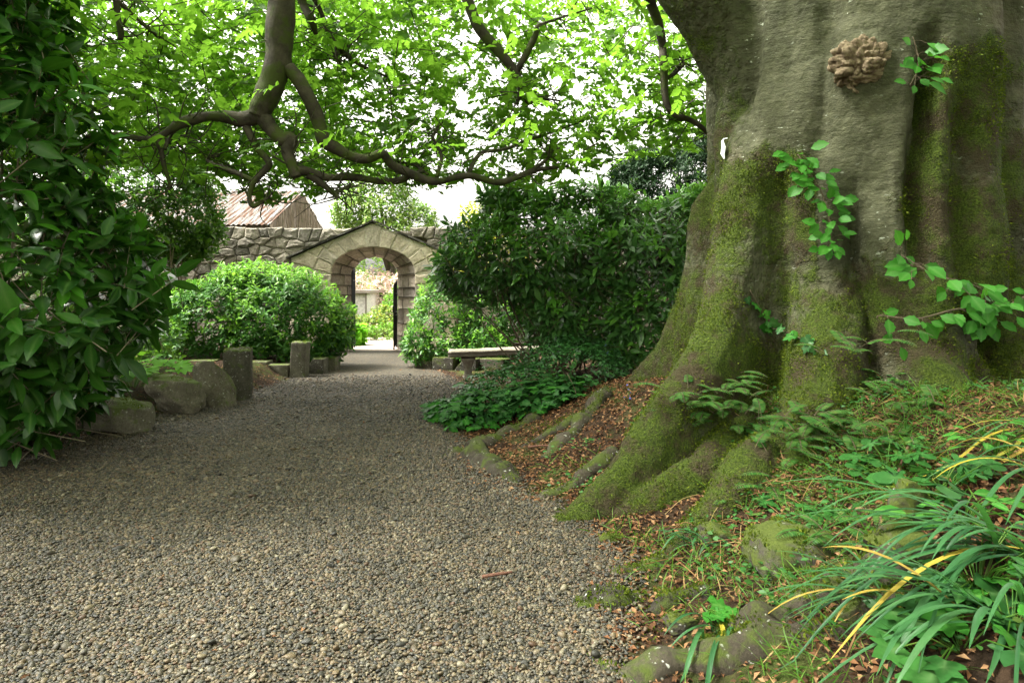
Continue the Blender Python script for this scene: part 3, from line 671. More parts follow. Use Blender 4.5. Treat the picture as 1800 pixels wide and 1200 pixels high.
# splayed reveal: from the front opening to the narrower rear opening
RX, RHW, RSPR, RRISE = -3.39, .535, 1.81, .45
def front_c(u):
    if u < .36: return np.array([AX - HW, u / .36 * SPR])
    if u > .64: return np.array([AX + HW, (1 - u) / .36 * SPR])
    return intr((u - .36) / .28)
def rear_c(u):
    if u < .36: return np.array([RX - RHW, u / .36 * RSPR])
    if u > .64: return np.array([RX + RHW, (1 - u) / .36 * RSPR])
    a = math.pi * (1 - (u - .36) / .28); return np.array([RX + RHW * math.cos(a), RSPR + RRISE * math.sin(a)])
def reveal_pt(u, v, inset=0.):
    f, r = front_c(u), rear_c(u); p = f + (r - f) * v; c = np.array([AX + (RX - AX) * v, 1.2])
    if inset: p = p + unit(p - c) * inset
    return np.array([p[0], YF + .02 + (YB - YF - .02) * v, p[1]])
us = [0, .065, .125, .2, .265, .31, .36] + list(np.linspace(.36, .64, 9)[1:-1]) + [.64, .7, .745, .8, .87, .93, 1.0]
for k in range(len(us) - 1):
    cuts_ = [0, .5 + random.uniform(-.2, .2), 1.] if k % 2 else [0, .33 + random.uniform(-.1, .1), .72, 1.]
    for c0, c1 in zip(cuts_[:-1], cuts_[1:]):
        g = Geo(); nu, nvv = 4, 5; e = .006; V = []; off = random.uniform(-.006, .008)
        uu = np.linspace(us[k] + .0022, us[k + 1] - .0022, nu); vv = np.linspace(c0 + e, c1 - e, nvv)
        for i, u in enumerate(uu):
            for j, v in enumerate(vv):
                ed = .014 if i in (0, nu - 1) or j in (0, nvv - 1) else 0.
                V.append(reveal_pt(u, v, off + ed + .006 * float(vn(np.array([u * 40, v * 9, 1.]), 1., 5))))
        for u in (uu[0], uu[-1]):
            for v in (vv[0], vv[-1]): V.append(reveal_pt(u, v, .12))
        F = [(i * nvv + j, i * nvv + j + 1, (i + 1) * nvv + j + 1, (i + 1) * nvv + j) for i in range(nu - 1) for j in range(nvv - 1)]
        b0 = nu * nvv; F += [tuple([j for j in range(nvv)] + [b0 + 1, b0]), tuple([(nu - 1) * nvv + j for j in range(nvv)][::-1] + [b0 + 2, b0 + 3]),
                             tuple([i * nvv for i in range(nu)][::-1] + [b0, b0 + 2]), tuple([i * nvv + nvv - 1 for i in range(nu)] + [b0 + 3, b0 + 1])]
        g.add(V, F); g.build('reveal_stone', M['reveal'], arch)
g = Geo(); nu, nvv = 60, 3
V = [reveal_pt(u, v, .035) for u in np.linspace(0, 1, nu) for v in np.linspace(0, 1, nvv)]
V2 = [reveal_pt(u, v, .5) for u in np.linspace(0, 1, nu) for v in (0.3, 1.)]
F = [(i * nvv + j, i * nvv + j + 1, (i + 1) * nvv + j + 1, (i + 1) * nvv + j) for i in range(nu - 1) for j in range(nvv - 1)]
F += [(nu * nvv + 2 * i, nu * nvv + 2 * i + 1, nu * nvv + 2 * i + 3, nu * nvv + 2 * i + 2) for i in range(nu - 1)]
F += [(i * nvv + 2, nu * nvv + 2 * i + 1, nu * nvv + 2 * i + 3, (i + 1) * nvv + 2) for i in range(nu - 1)]
g.add(np.array(V + V2), F); g.build('reveal_core', M['dark_joint'], arch)

def gate_leaf(label, hinge, tip, h):
    t = thing('iron_gate', label, 'gate', (hinge[0], hinge[1], .03), 'open iron gate leaves')
    h0 = np.array([hinge[0], hinge[1], 0]); d = np.array([tip[0] - hinge[0], tip[1] - hinge[1], 0])
    def bar(name, a, b_, r): g = Geo(); g.tube([a, (a + b_) / 2, b_], r, 6); g.build(name, M['iron'], t, True)
    Z = lambda z: np.array([0, 0, z])
    bar('stile', h0 + Z(.04), h0 + Z(h), .02); bar('stile', h0 + d + Z(.04), h0 + d + Z(h - .12), .018)
    for z in (.1, .85, .93, h - .32): bar('rail', h0 + Z(z), h0 + d + Z(z), .014)
    bar('top_rail', h0 + Z(h), h0 + d + Z(h - .12), .015)
    for i in range(1, 6): f = i / 6; bar('bar', h0 + d * f + Z(.1), h0 + d * f + Z(h - .12 * f), .008)
    g = Geo(); g.box(h0 + d * .97 + Z(1.0), (.05, .12, .16)); g.build('lock_box', M['iron'], t, False)
gate_leaf('tall open black iron gate leaf against the reveal beside the pale shed', (-3.915, 16.98), (-3.845, 16.42), 2.02)
gate_leaf('shorter open black iron gate leaf beside the blossom', (-2.87, 16.98), (-2.84, 16.42), 1.7)

# ------------------------------------------------------------------ barn behind the wall
barn = thing('stone_barn', 'old barn behind the wall with rusty corrugated roof and creeper-clad gable', 'barn', (-10, 23, 0))
bx0, bx1, by0, by1, eave, ridge = -14.4, -7.17, 20, 26, 3.42, 4.72
g = Geo(); g.box(((bx0 + bx1) / 2, 23, 1.68), (bx1 - bx0, 5.9, 3.36)); g.build('wall', M['rubble'], barn, False)
g = Geo(); ny = 24; ys_ = np.linspace(by0, by1, ny); V = []; 
for i, yy in enumerate(ys_):
    zt = ridge - abs(yy - 23) / 3 * (ridge - eave) + .05
    for j, z in enumerate(np.linspace(1.5, zt, 14)): V.append((bx1 + .07 + .07 * vn(np.array([0, yy, z]), 3, 9, 3), yy, z))
F = [(i * 14 + j, (i + 1) * 14 + j, (i + 1) * 14 + j + 1, i * 14 + j + 1) for i in range(ny - 1) for j in range(13)]
g.add(V, F); g.build('gable_wall', M['creeper'], barn)
g = Geo()
for k in range(70):
    yy = random.uniform(20.1, 25.8); zt = min(4.6, ridge - abs(yy - 23) / 3 * 1.3); yb = yy + random.uniform(-.6, .6)
    P = smooth_path([(bx1 + .13, yb, 1.6), (bx1 + .18, (yb + yy) / 2 + random.uniform(-.2, .2), (1.6 + zt) / 2), (bx1 + .14, yy, zt)], 4)
    g.tube(P, np.linspace(.035, .012, len(P)), 4)
tag(g.build('creeper_stems', M['wood_pale'], barn), kind='stuff')
for i in range(9):
    x0 = bx1 + .15 - .82 * (i + 1); nx = 44; xs_ = np.linspace(x0, x0 + .84, nx); V = []
    dz = random.uniform(0, .02)
    for s_, (ya, yb) in enumerate(((by0 - .25, 23.02),)):
        for t in np.linspace(0, 1, 4):
            for x in xs_: V.append((x, ya + (yb - ya) * t, eave - .1 + (ridge - eave + .12) * t + .02 * math.sin(x * 2 * math.pi / .15) + dz))
    g = Geo(); g.add(V, [(r * nx + j, r * nx + j + 1, (r + 1) * nx + j + 1, (r + 1) * nx + j) for r in range(3) for j in range(nx - 1)])
    V2 = np.array(V); V2[:, 2] -= .012; g.add(V2, [(r * nx + j, (r + 1) * nx + j, (r + 1) * nx + j + 1, r * nx + j + 1) for r in range(3) for j in range(nx - 1)])
    g.build('roof_sheet', M['tin'], barn)
g = Geo(); g.add([(bx0, 22.98, ridge), (bx1 + .1, 22.98, ridge), (bx1 + .1, 26.2, eave - .06), (bx0, 26.2, eave - .06), (bx0, 22.98, ridge - .05), (bx1 + .1, 22.98, ridge - .05), (bx1 + .1, 26.2, eave - .11), (bx0, 26.2, eave - .11)], [(0, 1, 2, 3), (7, 6, 5, 4), (0, 4, 5, 1), (1, 5, 6, 2), (2, 6, 7, 3), (3, 7, 4, 0)]); g.build('rear_roof', M['tin'], barn, False)

# ------------------------------------------------------------------ garden beyond the gate
shed = thing('garden_shed', 'small pale rendered shed with flat slab roof seen through the gateway', 'shed', (-6.2, 24.5, -.1))
g = Geo(); g.box((-6.3, 24.6, .55), (2.6, 2.2, 1.5)); g.build('wall', M['render_wall'], shed, False)
g = Geo(); g.box((-6.3, 24.6, 1.36), (2.95, 2.6, .1)); g.build('roof', M['pale_path'], shed, False)
g = Geo(); g.box((-5.02, 23.47, .62), (.05, .05, 1.38)); g.build('corner_post', M['pale_path'], shed, False)
shrub('blossom_shrub', 'pink-white blossoming shrub mass behind the shed beyond the gateway', 'shrub', [((-5.6, 27, 1.1), (1.8, 1.2, 1.1)), ((-4.2, 26.2, .9), (1.6, 1.2, 1.1)), ((-7.5, 28, 1.1), (1.8, 1.2, 1.2))], (-5.2, 27, 0), 900, 6, .2, .13, SMALL, [M['blossom'], M['garden_leaf'], M['garden_leaf']], .12, nparts=0, stem_n=5, back=-.2, yel=.1)
shrub('green_shrub', 'yellow-green shrub growing in front of the blossom beyond the gateway', 'shrub', [((-4.55, 21.2, .2), (.75, .6, .5)), ((-4.15, 22, .3), (.7, .6, .65))], (-4.3, 21.4, 0), 420, 6, .12, .1, SMALL, [M['garden_leaf'], M['blossom'], M['yellow_leaf']], .1, nparts=0, stem_n=4, back=-.2, yel=.15)
shrub('green_shrub', 'leafy dark-green shrub beside the blossom right of the gateway view', 'shrub', [((-3.75, 23.5, .7), (.7, .7, .9))], (-3.75, 23.5, 0), 260, 6, .15, .13, SMALL, [M['lshrub_new'], M['garden_leaf']], .3, nparts=0, stem_n=4, back=-.2)
shrub('broad_leaf_plant', 'broad bright-leaved plant beside the tall open gate leaf', 'plant', [((-4.12, 18.0, .2), (.22, .25, .38))], (-4.12, 18.0, 0), 28, 4, .1, .2, leaf_tpl(.75, 3, .2, .25), [M['maple_seedling'], M['lshrub_new']], .3, nparts=60, stem_n=4)
def round_tree(name, label, base, blobs, n, mats, ll=.13, group=None, tr=.16):
    t = shrub(name, label, 'tree', blobs, base, n, 7, .35, ll, SMALL, mats, .4, nparts=0, stem_n=0, back=-.5, droop=.4, noise=.3, inner=.35)
    c = np.mean([b_[0] for b_ in blobs], 0); g = Geo(); P = smooth_path([(base[0], base[1], -.1), (base[0] + .1, base[1], c[2] * .5), tuple(c)], 5); g.tube(P, np.linspace(tr, tr * .4, len(P)), 8); g.build('trunk', M['limb'], t)
    for b_ in blobs[1:]:
        g = Geo(); P = smooth_path([tuple(c * .5 + np.array(base) * .5), tuple((c + np.array(b_[0])) / 2), b_[0]], 4); g.tube(P, np.linspace(tr * .5, tr * .2, len(P)), 6); g.build('limb', M['limb'], t)
    return t
shrub('edging_plant', 'low green edging plants across the garden path beyond the gateway', 'plant', [((-4.5, 19.7, .1), (.6, .4, .4)), ((-3.7, 19.9, .1), (.6, .4, .35))], (-4.1, 19.8, 0), 160, 6, .1, .09, SMALL, [M['garden_leaf'], M['lshrub_new']], .4, nparts=0, stem_n=3, back=-.2)
round_tree('garden_tree', 'pale green tree rising behind the wall above the gateway', (-4.8, 27, 0), [((-4.6, 27, 4.1), (1.5, 1.1, 1.2)), ((-3.8, 27.3, 3.6), (.9, .8, .9)), ((-5.4, 27, 5.2), (1.3, 1., 1.2)), ((-6.3, 27, 4.4), (.8, .8, .8))], 1500, [M['garden_leaf'], M['lshrub_new']])
round_tree('garden_tree', 'broad light-green tree far behind the blossom through the gateway', (-7.5, 38, 0), [((-7.6, 38, 2.6), (2.6, 2, 2.1)), ((-9.8, 38, 2.2), (2, 2, 1.8)), ((-5.4, 38.5, 1.8), (1.6, 1.5, 1.4))], 1100, [M['garden_leaf'], M['lshrub_new']], .16, tr=.3)

# ------------------------------------------------------------------ bench
bench = thing('stone_bench', 'weathered carved stone bench half hidden by the ivy mound', 'bench', (-.3, 11.8, 0))
def bpt(s, d): # curved bench: s along, d across
    a = s * .22; return np.array([-1.08 + s * math.cos(a * .6), 11.55 + s * .2 + s * s * .14 + d])
prof = [(0, .365), (-.02, .375), (-.025, .40), (-.005, .415), (-.03, .43), (-.045, .45), (-.03, .466), (.02, .472), (.42, .472), (.47, .466), (.485, .45), (.47, .43), (.445, .415), (.465, .4), (.46, .375), (.44, .365)]
g = Geo(); V = []; S = np.linspace(0, 1.7, 22)
for i, s in enumerate(S):
    e = -.02 if i in (0, 21) else 0.
    for d, z in prof:
        p = bpt(s, d); V.append((p[0], p[1], z + .012 * float(vn(np.array([p[0], p[1], z]), 7, 3, 2))))
k_ = len(prof); F = [(i * k_ + j, i * k_ + (j + 1) % k_, (i + 1) * k_ + (j + 1) % k_, (i + 1) * k_ + j) for i in range(21) for j in range(k_)] + [tuple(range(k_ - 1, -1, -1)), tuple(21 * k_ + j for j in range(k_))]
g.add(V, F); g.build('seat_slab', M['bench'], bench)
for s in (.32, 1.35):
    c = bpt(s, .21); g = Geo(); V = []; rows = [(0, .1, .2), (.04, .1, .2), (.05, .075, .17), (.12, .06, .13), (.2, .065, .15), (.28, .085, .19), (.32, .11, .22), (.335, .12, .23), (.372, .12, .23)]
    for z, wx, wy in rows:
        for a in range(16):
            an = a * 2 * math.pi / 16; sx = math.copysign(abs(math.cos(an)) ** .5, math.cos(an)); sy = math.copysign(abs(math.sin(an)) ** .5, math.sin(an))
            fl_ = 1 + .06 * math.cos(an * 8); V.append((c[0] + wx * sx * fl_, c[1] + wy * sy * fl_, z - .03))
    g.add(V, [(i * 16 + j, i * 16 + (j + 1) % 16, (i + 1) * 16 + (j + 1) % 16, (i + 1) * 16 + j) for i in range(len(rows) - 1) for j in range(16)]); g.build('pedestal', M['bench'], bench)

# ------------------------------------------------------------------ the beech
TC = np.array([3.3, 6.6])
beech = thing('beech_tree', 'huge old beech with mossy buttressed trunk and boughs over the path', 'tree', (TC[0], TC[1], .5))
def trunk_geo():
    g = Geo(); na = 120; zs = np.linspace(-.4, 7.6, 90); th = np.arange(na) * 2 * math.pi / na; td = np.degrees(th)
    grooves = [(245, 2.2, .26, .6, 2.2), (264, 2.2, .28, 1.8, 3.4), (234, 3., .07, 2.2, 5.5), (203, 3.5, .26, 1.4, 6.), (277, 4, .13, .6, 3.), (222, 4, .14, .5, 2.6), (289, 6, .16, .5, 1.5), (300, 5, .1, .3, 6.), (178, 7, .1, 0, 7), (150, 8, .12, 0, 7), (330, 8, .12, 0, 7), (20, 8, .1, 0, 7), (90, 10, .1, 0, 7)]
    V = []
    for z in zs:
        r = 1.36 + .22 * math.exp(-max(z, 0) / 1.0) + .30 * math.exp(-max(z - .2, 0) / .35) - .05 * sstep(3, 7, z)
        rr = np.full(na, r)
        rr += .05 * np.cos(np.radians(td * 5 + 40 + 10 * z)) * (1 - .5 * sstep(1, 4, z))
        for a0, w_, dp, z0, z1 in grooves:
            dd = (td - a0 - 2.5 * math.sin(z * 2.1) + 180) % 360 - 180
            win = float(sstep(z0 - .35, z0 + .15, z) * (1 - sstep(z1 - .3, z1 + .3, z)))
            rr -= dp * np.exp(-(dd / w_) ** 2) * win
            rr += .16 * dp * np.exp(-((np.abs(dd) - 3 * w_) / (1.6 * w_)) ** 2) * win
        dd = (td - 289 + 180) % 360 - 180; rr -= .42 * np.exp(-(dd / 5.) ** 2 - ((z - 1.15) / .16) ** 2)
        V.append(np.c_[TC[0] + rr * np.cos(th), TC[1] + rr * np.sin(th), np.full(na, z)])
    V = np.concatenate(V); n = len(zs)
    g.add(V, [(i * na + j, i * na + (j + 1) % na, (i + 1) * na + (j + 1) % na, (i + 1) * na + j) for i in range(n - 1) for j in range(na)] + [tuple(range(na - 1, -1, -1)), tuple((n - 1) * na + j for j in range(na))])
    return g
def wedge(g, crest, wt, wb, n=8):
    """buttress root: rounded crest line, flanks widening down to the soil"""
    C = smooth_path(np.c_[np.array(crest), np.array(wt)[:, None], np.array(wb)[:, None]], n); P = C[:, :3]; T = np.gradient(P, axis=0); T[:, 2] = 0; T = unit(T); S = np.c_[-T[:, 1], T[:, 0], T[:, 2]]
    V = []; k = 9
    for p, s, a, b_ in zip(P, S, C[:, 3], C[:, 4]):
        zb = -.35; h = p[2] - zb
        for u, z in ((-b_, zb), (-(a * .6 + b_ * .4), p[2] - h * .62), (-a * 1.05, p[2] - min(a * 1.0, h * .4)), (-a * .6, p[2] - min(a * .3, h * .2)), (0, p[2]), (a * .6, p[2] - min(a * .3, h * .2)), (a * 1.05, p[2] - min(a * 1.0, h * .4)), (a * .6 + b_ * .4, p[2] - h * .62), (b_, zb)):
            V.append((p[0] + s[0] * u, p[1] + s[1] * u, z))
    m = len(P); F = [(i * k + j, (i + 1) * k + j, (i + 1) * k + (j + 1) % k, i * k + (j + 1) % k) for i in range(m - 1) for j in range(k)] + [tuple(range(k)), tuple((m - 1) * k + j for j in range(k - 1, -1, -1))]
    g.add(V, F)
g = trunk_geo()
A_ = lambda *q: [at(*p) for p in q]
# near left buttress, sweeping down to the gravel
wedge(g, [(2.75, 6.5, 3.6)] + A_((1312, 200, 6.0), (1290, 380, 5.85), (1262, 520, 5.6), (1222, 620, 5.35), (1165, 700, 5.12), (1095, 790, 4.9), (1010, 885, 4.7), (960, 925, 4.6)), [.3, .16, .16, .15, .14, .13, .12, .1, .05], [.7, .6, .6, .55, .5, .42, .32, .2, .1])
# far left buttress
wedge(g, [(2.8, 6.8, 3.5)] + A_((1255, 300, 6.6), (1240, 400, 6.75), (1205, 500, 6.95), (1165, 590, 7.1), (1110, 655, 7.3), (1040, 722, 7.5), (990, 770, 7.6)), [.3, .15, .14, .13, .13, .12, .1, .06], [.7, .6, .55, .5, .45, .4, .3, .15])
# front roots
wedge(g, [(2.5, 5.8, .9)] + A_((1275, 755, 5.05), (1240, 797, 4.86), (1180, 828, 4.76), (1120, 865, 4.72), (1062, 908, 4.7), (1030, 930, 4.68)), [.22, .14, .12, .11, .1, .08, .05], [.5, .4, .34, .28, .22, .15, .08])
wedge(g, [(2.45, 5.5, .95), (1.9, 4.95, .6)] + A_((1310, 790, 4.65), (1270, 860, 4.4), (1215, 930, 4.2), (1150, 995, 3.9)), [.2, .17, .15, .12, .1, .04], [.45, .4, .34, .28, .2, .08])
wedge(g, [(2.75, 6.0, 2.6), (2.5, 5.45, 1.6), (2.3, 5.15, 1.05), (2.1, 4.85, .75), (1.95, 4.5, .45)], [.28, .24, .22, .18, .1], [.55, .55, .5, .4, .2])
wedge(g, [(3.4, 6.0, 2.4), (3.2, 5.35, 1.5), (3.15, 4.95, 1.0), (3.1, 4.6, .7)], [.3, .26, .24, .14], [.6, .55, .45, .3])
wedge(g, [(4.1, 6.2, 2.2), (4.05, 5.5, 1.35), (4.1, 5.0, .95), (4.2, 4.5, .7)], [.3, .26, .22, .14], [.6, .55, .45, .3])
# the great limb leaving the trunk to the upper left
L1 = np.array([(2.6, 6.5, 2.9), (2.28, 6.35, 3.5), (1.86, 6.25, 4.15), (1.28, 6.22, 4.85), (.3, 6.35, 5.75), (-.9, 6.65, 6.5), (-1.9, 6.9, 6.25), (-2.3, 6.9, 5.4)])
g.tube(smooth_path(L1[:5], 6), np.linspace(.44, .29, 25), 16)
me0 = g.mesh('trunk_src', M['bark']); tmp = bpy.data.objects.new('trunk_src', me0); COL.objects.link(tmp)
rm = tmp.modifiers.new('r', 'REMESH'); rm.mode = 'VOXEL'; rm.voxel_size = .024
sm = tmp.modifiers.new('s', 'SMOOTH'); sm.factor = .5; sm.iterations = 4
dg = bpy.context.evaluated_depsgraph_get(); me = bpy.data.meshes.new_from_object(tmp.evaluated_get(dg)); bpy.data.objects.remove(tmp)
nV = len(me.vertices); V = np.empty(nV * 3, np.float32); me.vertices.foreach_get('co', V); V = V.reshape(-1, 3).astype(float)
N = np.empty(nV * 3, np.float32); me.vertices.foreach_get('normal', N); N = N.reshape(-1, 3).astype(float)
V = V + N * (.05 * vn(V, 1.3, 31, 2) + .016 * vn(V, 5, 32, 3) + .006 * vn(V * [1, 1, .35], 16, 33, 2))[:, None]
def on_trunk(px_, py_, ymax=8.2):
    """point of the trunk surface nearest to a surveyed direction"""
    d = np.array([(px_ - 900) / FPX, 1, -(py_ - 500) / FPX]); d = d / np.linalg.norm(d); P = TV - np.array([0, 0, EYE])
    t = P @ d; dist = np.linalg.norm(P - t[:, None] * d, axis=1); c = np.where(dist < .05)[0]
    if len(c) == 0: c = np.argsort(dist)[:5]
    k = c[np.argmin(t[c])]; return TV[k], TN[k]
TV, TN = V, N
bp, bn = on_trunk(1520, 106); bd = np.linalg.norm(V - bp, axis=1); V = V + N * (.09 * np.exp(-(bd / .27) ** 2) + .012 * np.sin(bd * 42) * np.exp(-(bd / .3) ** 2))[:, None]; TV = V
angd = np.degrees(np.arctan2(V[:, 1] - TC[1], V[:, 0] - TC[0])) % 360
lim = np.interp(angd, [150, 195, 205, 215, 228, 234, 246, 254, 262, 270, 290, 320], [2.9, 2.6, 2.5, 2.85, 2.7, 2.0, 2.05, 2.3, 2.6, 3.5, 3.55, 3.0])
ns_ = vn(V, 1.4, 41, 4)
moss = .62 + .9 * (1 - sstep(-.28, .28, V[:, 2] - lim - .45 * ns_)) - .62 + .22 * np.clip(N[:, 2], 0, 1)
moss = moss - .6 * sstep(-.1, .5, vn(V, 1.9, 47, 5)) * sstep(.15, .7, V[:, 2]) * (1 - .8 * sstep(.25, .7, N[:, 2]))
left = sstep(212, 198, angd) * (.55 + .6 * vn(V, 2.3, 49, 3)); moss = np.maximum(moss, left)
moss = np.clip(moss, 0, 1)
V = V + N * (moss * (.012 + .012 * vn(V, 22, 51, 2)))[:, None]; TV = V
a = me.attributes.new('moss', 'FLOAT', 'POINT'); a.data.foreach_set('value', moss.astype(np.float32))
me.vertices.foreach_set('co', (V - OFF[beech.name]).astype(np.float32).ravel())
me.polygons.foreach_set('use_smooth', np.ones(len(me.polygons), bool)); me.name = 'trunk'; me.update()
trunk = bpy.data.objects.new('trunk', me); COL.objects.link(trunk); trunk.parent = beech; OFF[trunk.name] = OFF[beech.name]
print('trunk verts', nV)
# moss tufts on the bark
vw = (unit(np.array([0, 0, 1.6]) - V) * N).sum(1)
px, py = project(V); vis = (vw > -.1) & (px > 850) & (px < 1900) & (py > -60) & (py < 1250)
pr = np.where(vis, sstep(.45, .8, moss) * (.12 + sstep(-.15, .3, vn(V, 2.6, 57, 4))), 0); nt_ = 80000
q = rng.choice(nV, nt_, p=pr / pr.sum()); pos = V[q] + rng.normal(0, .012, (nt_, 3)) - N[q] * .004
D = unit(N[q] * .8 + rng.normal(0, .55, (nt_, 3)) + np.array([0, 0, -.15])); Bm = basis(D, rng.normal(size=(nt_, 3)), rng.uniform(.008, .026, nt_))
g = Geo(); bake(g, leaf_tpl(.5, 1, .2, .2), pos, Bm, np.zeros(nt_, int)); tag(g.build('moss', M['moss_tuft'], beech, True, attr='mid'), kind='stuff')
# burl
bm = bmesh.new(); bmesh.ops.create_icosphere(bm, subdivisions=6, radius=1); Q = np.array([v.co[:] for v in bm.verts]); F = [tuple(v.index for v in f.verts) for f in bm.faces]; bm.free()
rr = .8 + .18 * vn(Q, 1.6, 61, 2) + .34 * np.sqrt(np.abs(vn(Q, 3.4, 62, 1))) + .13 * np.sqrt(np.abs(vn(Q, 8.5, 63, 1))) + .03 * vn(Q, 22, 64, 1)
g = Geo(); g.add(bp + bn * .02 + Q * rr[:, None] * [.225, .15, .215], F); tag(g.build('burl', M['burl'], beech), 'crusty brown burl swelling on the beech bark')
# limbs and branches
def branch(pts, name='branch', jit=.02, k=8):
    """pts: (px, py, Y, radius px) surveyed, or (x, y, z, radius m) when tagged with 'w'"""
    Q = []
    for p in pts:
        if len(p) == 5: Q.append(p[:4])
        else: a_ = at(p[0], p[1], p[2]); Q.append((*a_, p[3] * p[2] / FPX))
    C = smooth_path(Q, 6); C[:, :3] += jit * np.stack([vn(C[:, :3], 4, 70 + i) for i in range(3)], -1) * np.clip(C[:, 3:4] * 12, .3, 1)
    rr = C[:, 3] * (1 + .13 * vn(C[:, :3], 7, 75, 2)); g = Geo(); g.tube(C[:, :3], np.maximum(rr, .003), k, wob=.12); g.build(name, M['limb'], beech)
    return C[:, :3]
W = 'w'; BR = []
BR.append(branch([(*L1[4], .29, W), (*L1[5], .24, W), (*L1[6], .2, W), (*L1[7], .165, W), (493, -80, 6.9, 26), (493, 0, 6.95, 24), (492, 70, 7, 23.5), (480, 135, 7, 23), (466, 178, 7, 21), (455, 205, 7, 19)], 'bough', .02, 14))
BR.append(branch([(466, 180, 7, 19), (447, 205, 7, 15), (420, 210, 6.98, 13), (402, 207, 6.95, 12), (365, 206, 6.9, 8), (335, 213, 6.85, 10), (312, 222, 6.8, 8), (290, 235, 6.8, 6), (262, 245, 6.75, 5.5), (225, 240, 6.7, 5), (180, 235, 6.6, 4), (150, 240, 6.5, 3)], k=10))
BR.append(branch([(275, 240, 6.78, 5), (283, 265, 6.8, 4.5), (290, 300, 6.85, 4), (300, 330, 6.9, 2)]))
BR.append(branch([(290, 262, 6.8, 3), (297, 245, 6.9, 2.5), (305, 235, 6.9, 2)]))
BR.append(branch([(432, 222, 7, 7), (450, 258, 7, 6), (473, 286, 7, 6), (464, 302, 7, 5.5), (447, 320, 7, 5), (438, 345, 7, 4.5), (444, 362, 7, 4), (462, 352, 7.05, 3), (474, 345, 7.1, 2)]))
BR.append(branch([(448, 318, 7, 4), (410, 302, 7.05, 4), (378, 290, 7.1, 3.5), (364, 278, 7.2, 3), (395, 268, 7.3, 2)]))
BR.append(branch([(458, 200, 7, 15), (478, 228, 7, 13), (497, 246, 7, 13), (512, 246, 7, 13), (506, 268, 7, 11), (516, 296, 7, 10), (521, 312, 7, 9)], k=10))
BR.append(branch([(520, 300, 7, 9), (545, 301, 7.1, 8), (575, 312, 7.2, 7), (620, 312, 7.4, 6.5), (660, 318, 7.5, 6), (695, 319, 7.6, 6), (722, 308, 7.6, 5.5), (745, 300, 7.6, 4)]))
BR.append(branch([(542, 305, 7.1, 7), (565, 322, 7.15, 6), (583, 338, 7.2, 5), (596, 348, 7.2, 3)]))
BR.append(branch([(590, 340, 7.2, 3.5), (603, 332, 7.3, 3), (617, 324, 7.3, 2)]))
BR.append(branch([(505, 120, 7, 12), (527, 145, 7, 13), (550, 185, 7.05, 12), (562, 220, 7.1, 12), (570, 246, 7.1, 13), (592, 260, 7.15, 11), (622, 275, 7.2, 9), (648, 279, 7.25, 8), (672, 270, 7.3, 8), (690, 290, 7.4, 8), (718, 304, 7.5, 8), (765, 320, 7.6, 7), (800, 312, 7.8, 6), (830, 309, 7.9, 6), (872, 320, 8, 6), (905, 314, 8.1, 5), (935, 302, 8.2, 4.5), (960, 296, 8.3, 3.5), (1000, 293, 8.4, 2)], k=10))
BR.append(branch([(822, 308, 7.9, 4), (834, 283, 8, 4), (850, 268, 8.1, 3.5), (885, 263, 8.2, 3), (930, 246, 8.4, 2.5), (985, 228, 8.5, 2), (1040, 205, 8.6, 1.5)]))
BR.append(branch([(768, 312, 7.6, 4), (776, 275, 7.8, 3), (762, 240, 7.9, 2), (778, 215, 8, 1.5)]))
BR.append(branch([(752, 306, 7.6, 3), (730, 290, 7.8, 2.5), (700, 285, 8, 1.5)]))
BR.append(branch([(935, 302, 8.2, 3.5), (965, 275, 8.3, 2.5), (955, 262, 8.3, 1.5)]))
BR.append(branch([(*(L1[4] + [-.1, .1, 0]), .16, W), (-.4, 7.4, 5.95, .12, W), (800, -70, 8, 12), (822, 0, 8, 10.5), (846, 52, 8, 10), (880, 95, 8, 9), (908, 130, 8, 7), (916, 158, 8, 5), (910, 178, 8, 3)]))
BR.append(branch([(906, 130, 8, 6), (925, 95, 8, 6), (942, 60, 8, 5), (946, 45, 8, 3), (990, 30, 8.2, 2), (1040, 15, 8.4, 1.5)]))
BR.append(branch([(915, 165, 8, 3), (930, 182, 8.1, 3), (945, 172, 8.2, 2.5), (985, 178, 8.3, 1.5)]))
BR.append(branch([(.9, 6.35, 5.1, .13, W), (1.3, 7.4, 5.3, .09, W), (1160, 60, 8, 8), (1165, 110, 8, 7.5), (1168, 150, 8, 7), (1173, 185, 8, 6), (1188, 203, 8, 5.5), (1212, 210, 8.05, 5), (1236, 226, 8.1, 4), (1252, 245, 8.2, 2)]))
BR.append(branch([(1170, 140, 8, 3.5), (1190, 125, 8.1, 3), (1202, 110, 8.1, 2), (1185, 90, 8.2, 1.5)]))
BR.append(branch([(*L1[6], .12, W), (-3.2, 7.0, 6.3, .09, W), (200, -70, 7.2, 8), (205, 0, 7.2, 6.5), (207, 30, 7.2, 5), (212, 55, 7.2, 5), (211, 70, 7.2, 4)]))
BR.append(branch([(206, 2, 7.2, 4.5), (232, 25, 7.3, 3.5), (262, 52, 7.4, 2.5), (290, 70, 7.5, 1.5)]))
BR.append(branch([(*L1[6], .1, W), (520, -60, 7.4, 9), (533, 5, 7.5, 8), (548, 35, 7.5, 7), (556, 60, 7.6, 4)]))
BR.append(branch([(525, -50, 7.4, 6), (558, 10, 7.6, 4.5), (577, 55, 7.7, 4), (603, 92, 7.8, 4), (640, 118, 7.9, 3), (680, 135, 8, 2)]))
BR.append(branch([(590, 75, 7.75, 3), (592, 100, 7.7, 2.5), (598, 118, 7.7, 1.5)]))
BR.append(branch([(1.1, 6.2, 4.85, .16, W), (.6, 5.2, 5.6, .12, W), (-.6, 3.4, 6.2, .1, W), (-2, 1.5, 6.4, .06, W)]))
